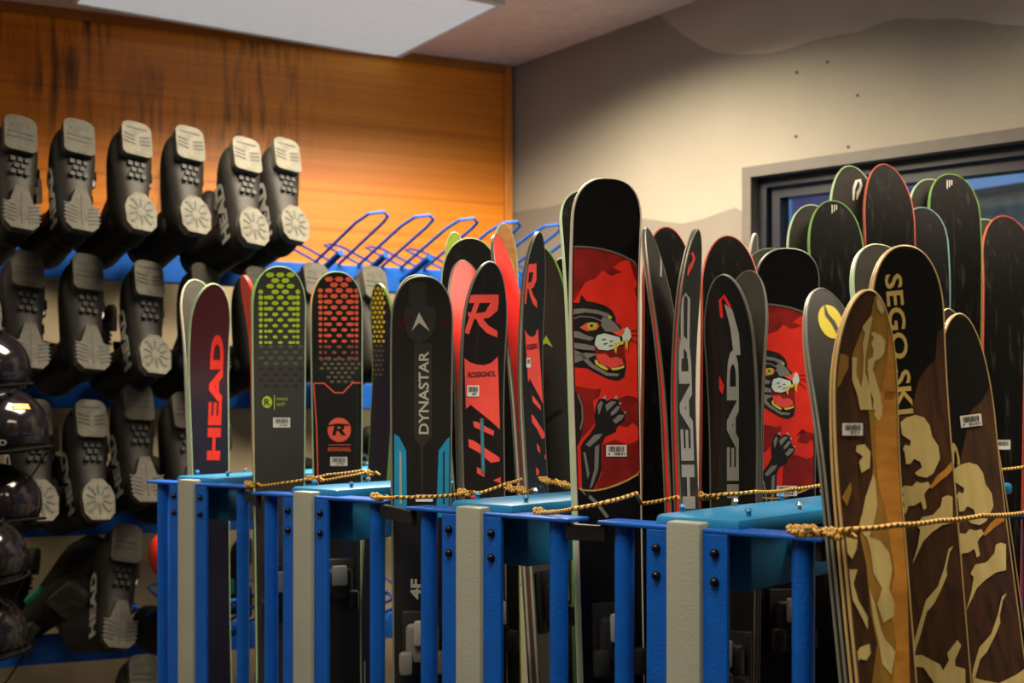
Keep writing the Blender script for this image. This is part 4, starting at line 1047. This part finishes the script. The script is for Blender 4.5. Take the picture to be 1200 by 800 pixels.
rail(RAILZ[3], -60, 560, 'lowest visible blue boot rail, under the bare cream wall', lambda X: X > 60)
for X, lb in ((-75, 'left'), (655, 'right')):
    p = onA(X, .36); mb = MB(); T = lambda t: A*t.x+O*t.y+Vector((0, 0, t.z))
    mb.bbox((-.02, -.02, 0), (.02, .02, RAILZ[0]), 'railblue', T, .003); o = mb.build('rail_post'); o.location = p
    tag(o, 'blue upright post carrying the boot rails at their %s end' % lb, 'post')

def make_boot(variant):
    """local frame: x across, y heel to toe, z from the sole up to the cuff"""
    root = empty('ski_boot')
    def ring(y, hw, z0, z1, p=2.6, n=20):
        r = []
        for i in range(n):
            a = 2*math.pi*i/n; c, s_ = math.cos(a), math.sin(a)
            r.append((hw*math.copysign(abs(c)**(2/p), c), y, (z0+z1)/2+(z1-z0)/2*math.copysign(abs(s_)**(2/p), s_)))
        return r
    mb = MB()
    mb.loft([ring(-.002,.012,.03,.08), ring(.006,.026,.012,.105), ring(.025,.037,.004,.125), ring(.07,.040,.002,.135), ring(.12,.042,.006,.130), ring(.17,.047,.006,.112),
             ring(.215,.0515,.003,.092), ring(.250,.051,.002,.078), ring(.280,.045,.002,.066), ring(.300,.034,.006,.056), ring(.311,.016,.014,.044)], 'boot')
    sh = mb.build('shell', root, smooth=True)
    md = sh.modifiers.new('s', 'SUBSURF'); md.levels = 1; md.render_levels = 1
    mb = MB()
    def cr(z, yc, rx, ry, n=20, open_=False): return [(rx*math.cos(2*math.pi*i/n), yc+ry*math.sin(2*math.pi*i/n), z+.10*(math.sin(2*math.pi*i/n))*.15) for i in range(n)]
    mb.loft([cr(.075,.075,.040,.066), cr(.11,.078,.0435,.070), cr(.16,.085,.044,.068), cr(.22,.098,.047,.068), cr(.28,.112,.052,.072), cr(.305,.118,.053,.073), cr(.303,.118,.046,.064), cr(.24,.105,.040,.058)], 'boot2')
    cf = mb.build('cuff', root, smooth=True)
    mb = MB(); mb.loft([cr(.26,.11,.040,.058), cr(.31,.12,.044,.062), cr(.335,.125,.043,.060), cr(.335,.125,.034,.050), cr(.28,.115,.032,.048)], 'helmettrim'); mb.build('liner', root, smooth=True)
    # soles
    def rrect(hw, y0, y1, rt, rb, n=5):
        pts = []
        for cx, cy, r, a0 in ((hw-rt, y1-rt, rt, 0), (-hw+rt, y1-rt, rt, 90), (-hw+rb, y0+rb, rb, 180), (hw-rb, y0+rb, rb, 270)):
            for k in range(n+1): a = math.radians(a0+90*k/n); pts.append((cx+r*math.cos(a), cy+r*math.sin(a)))
        return pts
    S1 = 'sole2' if variant in (1, 3) else 'sole'
    mb = MB(); mb.prism(rrect(.035, .212, .313, .022, .014), -.016, .006, S1)
    if variant in (0, 2):
        for k, y in enumerate((.248, .262)): mb.prism(rrect(.028, y, y+.006, .002, .002, 2), -.0172, -.0158, 'solegap')
        for x in (-.018, .018): mb.prism(rrect(.0035, .274, .281, .003, .003, 2) if False else [(x+.0035*math.cos(a*.785), .284+.0035*math.sin(a*.785)) for a in range(8)], -.0172, -.0158, 'solegap')
    else:
        for sx in (-1, 1):
            for k in range(3):
                y = .243+k*.011; mb.prism([(sx*.006, y), (sx*.031, y+.006), (sx*.031, y+.0105), (sx*.006, y+.004)], -.0172, -.0158, 'solegap')
        mb.prism(rrect(.024, .292, .2945, .001, .001, 2), -.0172, -.0158, 'solegap')
    mb.build('toe_sole', root, smooth=.6)
    mb = MB()
    if variant in (1, 3):   # star shaped heel plate
        pts = [(.020,-.006),(.034,.012),(.037,.055),(.030,.078),(.012,.100),(-.012,.100),(-.030,.078),(-.037,.055),(-.034,.012),(-.020,-.006)]
        mb.prism(pts[::-1], -.016, .008, S1)
        for k in range(10):
            a = 2*math.pi*k/10+.3; c, d = math.cos(a), math.sin(a)
            mb.prism([(c*.010-d*.0016, .047+d*.012+c*.0016), (c*.010+d*.0016, .047+d*.012-c*.0016), (c*.029+d*.0016, .047+d*.038-c*.0016), (c*.029-d*.0016, .047+d*.038+c*.0016)], -.0172, -.0158, 'solegap')
        for sx in (-1, 1):
            for y in (.016, .078): mb.prism([(sx*.021+.0036*math.cos(a*.785), y+.0036*math.sin(a*.785)) for a in range(8)], -.0172, -.0158, 'solegap')
    else:                   # ribbed heel plate with a central tongue
        pts = [(.022,-.008),(.036,.008),(.037,.058),(.024,.066),(.012,.112),(-.012,.112),(-.024,.066),(-.037,.058),(-.036,.008),(-.022,-.008)]
        mb.prism(pts[::-1], -.016, .008, S1)
        for sx in (-1, 1):
            for k in range(5):
                y = .010+k*.0105; mb.prism([(sx*.013, y), (sx*.040, y+.008), (sx*.040, y+.0115), (sx*.013, y+.0035)], -.0172, -.0158, 'solegap')
        mb.prism([(-.0015,.008),(.0015,.008),(.0015,.095),(-.0015,.095)], -.0172, -.0158, 'solegap')
    mb.build('heel_sole', root, smooth=.6)
    mb = MB()
    for r_ in range(3):
        for c_ in range(3-r_ % 2): mb.bbox((-.022+c_*.015+(r_ % 2)*.0075, .19-r_*.018, -.001), (-.011+c_*.015+(r_ % 2)*.0075, .203-r_*.018, .004), 'boot2', None, .001)
    mb.build('sole_grid', root)
    # buckles on the outer side
    for k, (y, z, L) in enumerate(((.205,.075,.05), (.150,.105,.05), (.120,.185,.06), (.135,.245,.06))):
        mb = MB(); sx = -1
        mb.bbox((sx*.056-.004, y-L/2, z-.007), (sx*.056+.012, y+L/2, z+.007), 'buckle', None, .003)
        mb.bbox((sx*.060-.003, y-L*.1, z-.010), (sx*.060+.005, y+L*.45, z+.010), 'boot2', None, .003); mb.build('buckle', root)
    if variant in (0, 3):   # brand letters down the side
        v, f, w_, h_ = glyphs('HEAD', .05)
        mb = MB(); mb.add([(.0425+.0085*(x/w_)**1.3, .03+.165*x/w_, .030+.045*y/h_) for x, y in v], f, 'lettergrey')
        mb.build('side_lettering', root)
    if variant == 4:
        
        for x in (-.058, .040): mb = MB(); mb.bbox((x, .10, .05), (x+.018, .16, .075), 'bootgreen', None, .004); mb.build('green_panel', root)
    return root
protos = {}
used = set()
TD = Vector((0, 0, 1))
def boot_basis(roll=0, tilt=.27, yaw=.25):
    N = (O+A*yaw+Vector((0, 0, tilt))).normalized()       # direction the sole faces
    T = (TD-N*TD.dot(N)).normalized(); X = T.cross(-N).normalized()
    T2 = T*math.cos(roll)+X*math.sin(roll)*-1; T2.normalize(); X2 = T2.cross(-N).normalized()
    return X2, T2, -N
def place_boot(variant, X, Y, off, label, group, roll=.10, tilt=.42, yaw=.34, scale=1.12):
    if variant not in protos: protos[variant] = make_boot(variant); b = protos[variant]
    else: b = copy_tree(protos[variant])
    p = onA(X, off); toe = Vector((p.x, p.y, HC+(HY-Y)/F*p.y))
    ex, ey, ez = boot_basis(roll, tilt, yaw)
    Mx = Matrix(((ex.x, ey.x, ez.x, 0), (ex.y, ey.y, ez.y, 0), (ex.z, ey.z, ez.z, 0), (0, 0, 0, 1)))
    b.matrix_world = Matrix.Translation(toe-ey*.313*scale) @ Mx @ Matrix.Diagonal((scale*1.09, scale, scale, 1))
    b.location = toe-ey*.313*scale; b.rotation_euler = Mx.to_euler(); b.scale = (scale*1.09, scale, scale)
    tag(b, label, 'ski boot', group)
G1 = 'black ski boots hung soles out on the boot wall'
r1 = [(22,140,0,'at the left picture edge'), (90,144,0,'second from the left'), (157,147,1,'third from the left, pale sole'), (219,152,1,'fourth from the left, pale sole'), (285,165,3,'fifth from the left with side lettering'), (332,166,3,'rightmost with octagonal heel plate')]
for X, Y, v, t in r1: place_boot(v, X, Y, .74+(.06 if v == 3 and X < 300 else -.04 if v == 3 else 0), 'black ski boot in the top row, '+t, G1)
r2 = [(30,297,0,'leftmost, ribbed heel'), (100,301,2,'second from the left'), (171,309,3,'third from the left with oval heel plate'), (237,312,2,'behind the leftmost dark red ski'), (300,316,2,'behind the green honeycomb ski'), (366,311,2,'pale toe between the green and red honeycomb skis'), (434,315,2,'pale toe behind the yellow dotted ski')]
for X, Y, v, t in r2: place_boot(v, X, Y, .71, 'black ski boot in the second row, '+t, G1, .08)
r3 = [(38,470,3,'heel showing behind the helmets'), (103,471,3,'oval heel plate, middle of the row'), (158,452,0,'just left of the first blue rack'), (214,462,2,'hidden behind the first rack')]
for X, Y, v, t in r3: place_boot(v, X, Y, .71, 'black ski boot in the third row, '+t, G1, .05)
place_boot(0, 148, 616, .71, 'black ski boot hanging alone right of the bare cream wall', G1, .22)
place_boot(2, 165, 768, .71, 'black ski boot low down beside the first rack, only its toe showing', G1, .1)
place_boot(2, 225, 620, .71, 'black ski boot low behind the first rack', G1, .1)
place_boot(4, 96, 690, .62, 'black ski boot with green panels lying low by the first rack', G1, .9, -.6, -.5)
# row of dark boots behind (second side of the stand)
k = 0
for zi, xs in ((0, (40, 150, 255)), (1, (25, 130, 235, 335, 430)), (2, (60, 165, 265, 440)), (3, (40, 290))):
    for X in xs:
        Y = HY-(ROWS[zi]-.10-HC)*F/onA(X, .20).y
        place_boot((2, 4, 0)[k % 3], X, Y, .20, 'dark ski boot on the far side of the boot stand, deep in shadow', 'boots on the far side of the stand', .1*((k*7) % 5-2), -.1+.1*(k % 3), 4.0 if k % 2 else 3.2, .84); k += 1

# ------------------------------------------------------------------ helmets at the left edge
def helmet(X, Y, d, r, yaw, label, sticker_=False, text=False, roll=0):
    c = P(X, Y, d); root = empty('ski_helmet', c)
    R = Matrix.Rotation(yaw, 3, 'Z') @ Matrix.Rotation(roll, 3, 'Y')
    T = lambda p: R @ Vector((p[0]*r, p[1]*r, p[2]*r))
    mb = MB(); rings = []
    for i in range(15):
        a = -.55+(math.pi/2+.55)*i/14; z = math.sin(a)*.92; rad = math.cos(a)
        if i == 14: rad = .01
        row = []
        for j in range(36):
            t = 2*math.pi*j/36; k = 1+.02*math.cos(3*t)
            yy = rad*1.14*math.sin(t)*k; xx = rad*.92*math.cos(t)*k
            lift = .10*max(0, -z)*math.cos(t)**2
            row.append(T((xx, yy, z+lift)))
        rings.append(row)
    mb.loft(rings, 'helmet', caps=True); mb.build('helmet_shell', root, smooth=.9)
    mb = MB(); row = [T((.955*math.cos(2*math.pi*j/36), 1.18*math.sin(2*math.pi*j/36), -.38+.05*math.cos(4*math.pi*j/36))) for j in range(36)]
    mb.tube(row, .035*r, 'helmettrim', 8, closed=True); mb.build('rim', root, smooth=True)
    for s_ in (-1, 1):
        for k in range(3):
            m2 = MB(); a = .55+k*.22
            m2.tube([T((s_*(.16+.1*k), -1.14*math.cos(a)*1.005, math.sin(a)*.93+.0)), T((s_*(.22+.1*k), -1.14*math.cos(a+.2)*.98, math.sin(a+.2)*.93))], .035*r, 'helmettrim', 8)
            m2.build('vent', root, smooth=.8)
    mb = MB(); mb.tube([T((-.9, .1, -.45)), T((-.6, -.1, -1.0)), T((0, -.2, -1.35)), T((.6, -.1, -1.0)), T((.9, .1, -.45))], .02*r, 'helmettrim', 6); mb.build('chin_strap', root)
    def onshell(u, v, e=1.012): # u around, v up
        return T((math.cos(v)*.92*math.cos(u)*e, math.cos(v)*1.14*math.sin(u)*e, math.sin(v)*.92*e))
    if sticker_:
        mb = MB(); vs = [onshell(u, v) for u, v in ((-.9,.52),(-.68,.52),(-.46,.52),(-.46,.66),(-.68,.66),(-.9,.66))]; mb.add(vs, [(0,1,4,5),(1,2,3,4)], 'orange'); o = mb.build('sticker', root); o['label'] = 'orange sticker'
    if text:
        v, f, w_, h_ = glyphs('HEAD', .03); mb = MB()
        mb.add([onshell(-1.62+.55*x/w_, -.30+.13*y/h_, 1.02) for x, y in v], f, 'lettergrey'); mb.build('front_lettering', root)
    tag(root, label, 'ski helmet', 'glossy black ski helmets')
helmet(-16, 432, 2.86, .115, .3, 'glossy black ski helmet, topmost of the stack at the left edge')
helmet(2, 505, 2.80, .120, .1, 'glossy black ski helmet with an orange sticker', True, True)
helmet(-6, 590, 2.84, .113, -.3, 'glossy black ski helmet just below the one with the orange sticker')
helmet(-24, 655, 2.62, .112, .5, 'glossy black ski helmet hanging fourth from the top')
helmet(-22, 745, 2.66, .108, .0, 'glossy black ski helmet with a pale label, lowest at the left edge')
pp = P(-70, 500, 2.9); mb = MB(); mb.bbox((-.02, -.02, 0), (.02, .02, 1.85), 'blackmetal', None, .003)
o = mb.build('stand_pole'); hs = empty('helmet_stand', (pp.x, pp.y, 0)); o.parent = hs
for z in (1.40, 1.24, 1.06, .90, .70):
    mb = MB(); mb.tube([Vector((0, 0, z)), Vector((.07, -.02, z+.03)), Vector((.16, -.06, z+.04))], .006, 'blackmetal', 8); mb.build('prong', hs, smooth=.8)
tag(hs, 'black helmet stand at the left edge', 'helmet stand')
# red bag of gear behind the first rack
mb = MB(); c = P(193, 650, 3.1); rg = []
for i in range(9):
    a = math.pi*i/8; rg.append([Vector((math.sin(a)*.045*math.cos(t*math.pi/8), math.sin(a)*.045*math.sin(t*math.pi/8), -math.cos(a)*.065)) for t in range(16)])
mb.loft(rg, 'redbag', caps=False); o = mb.build('red_pouch', smooth=True); o.location = c; tag(o, 'red pouch hanging just left of the first blue rack', 'pouch')
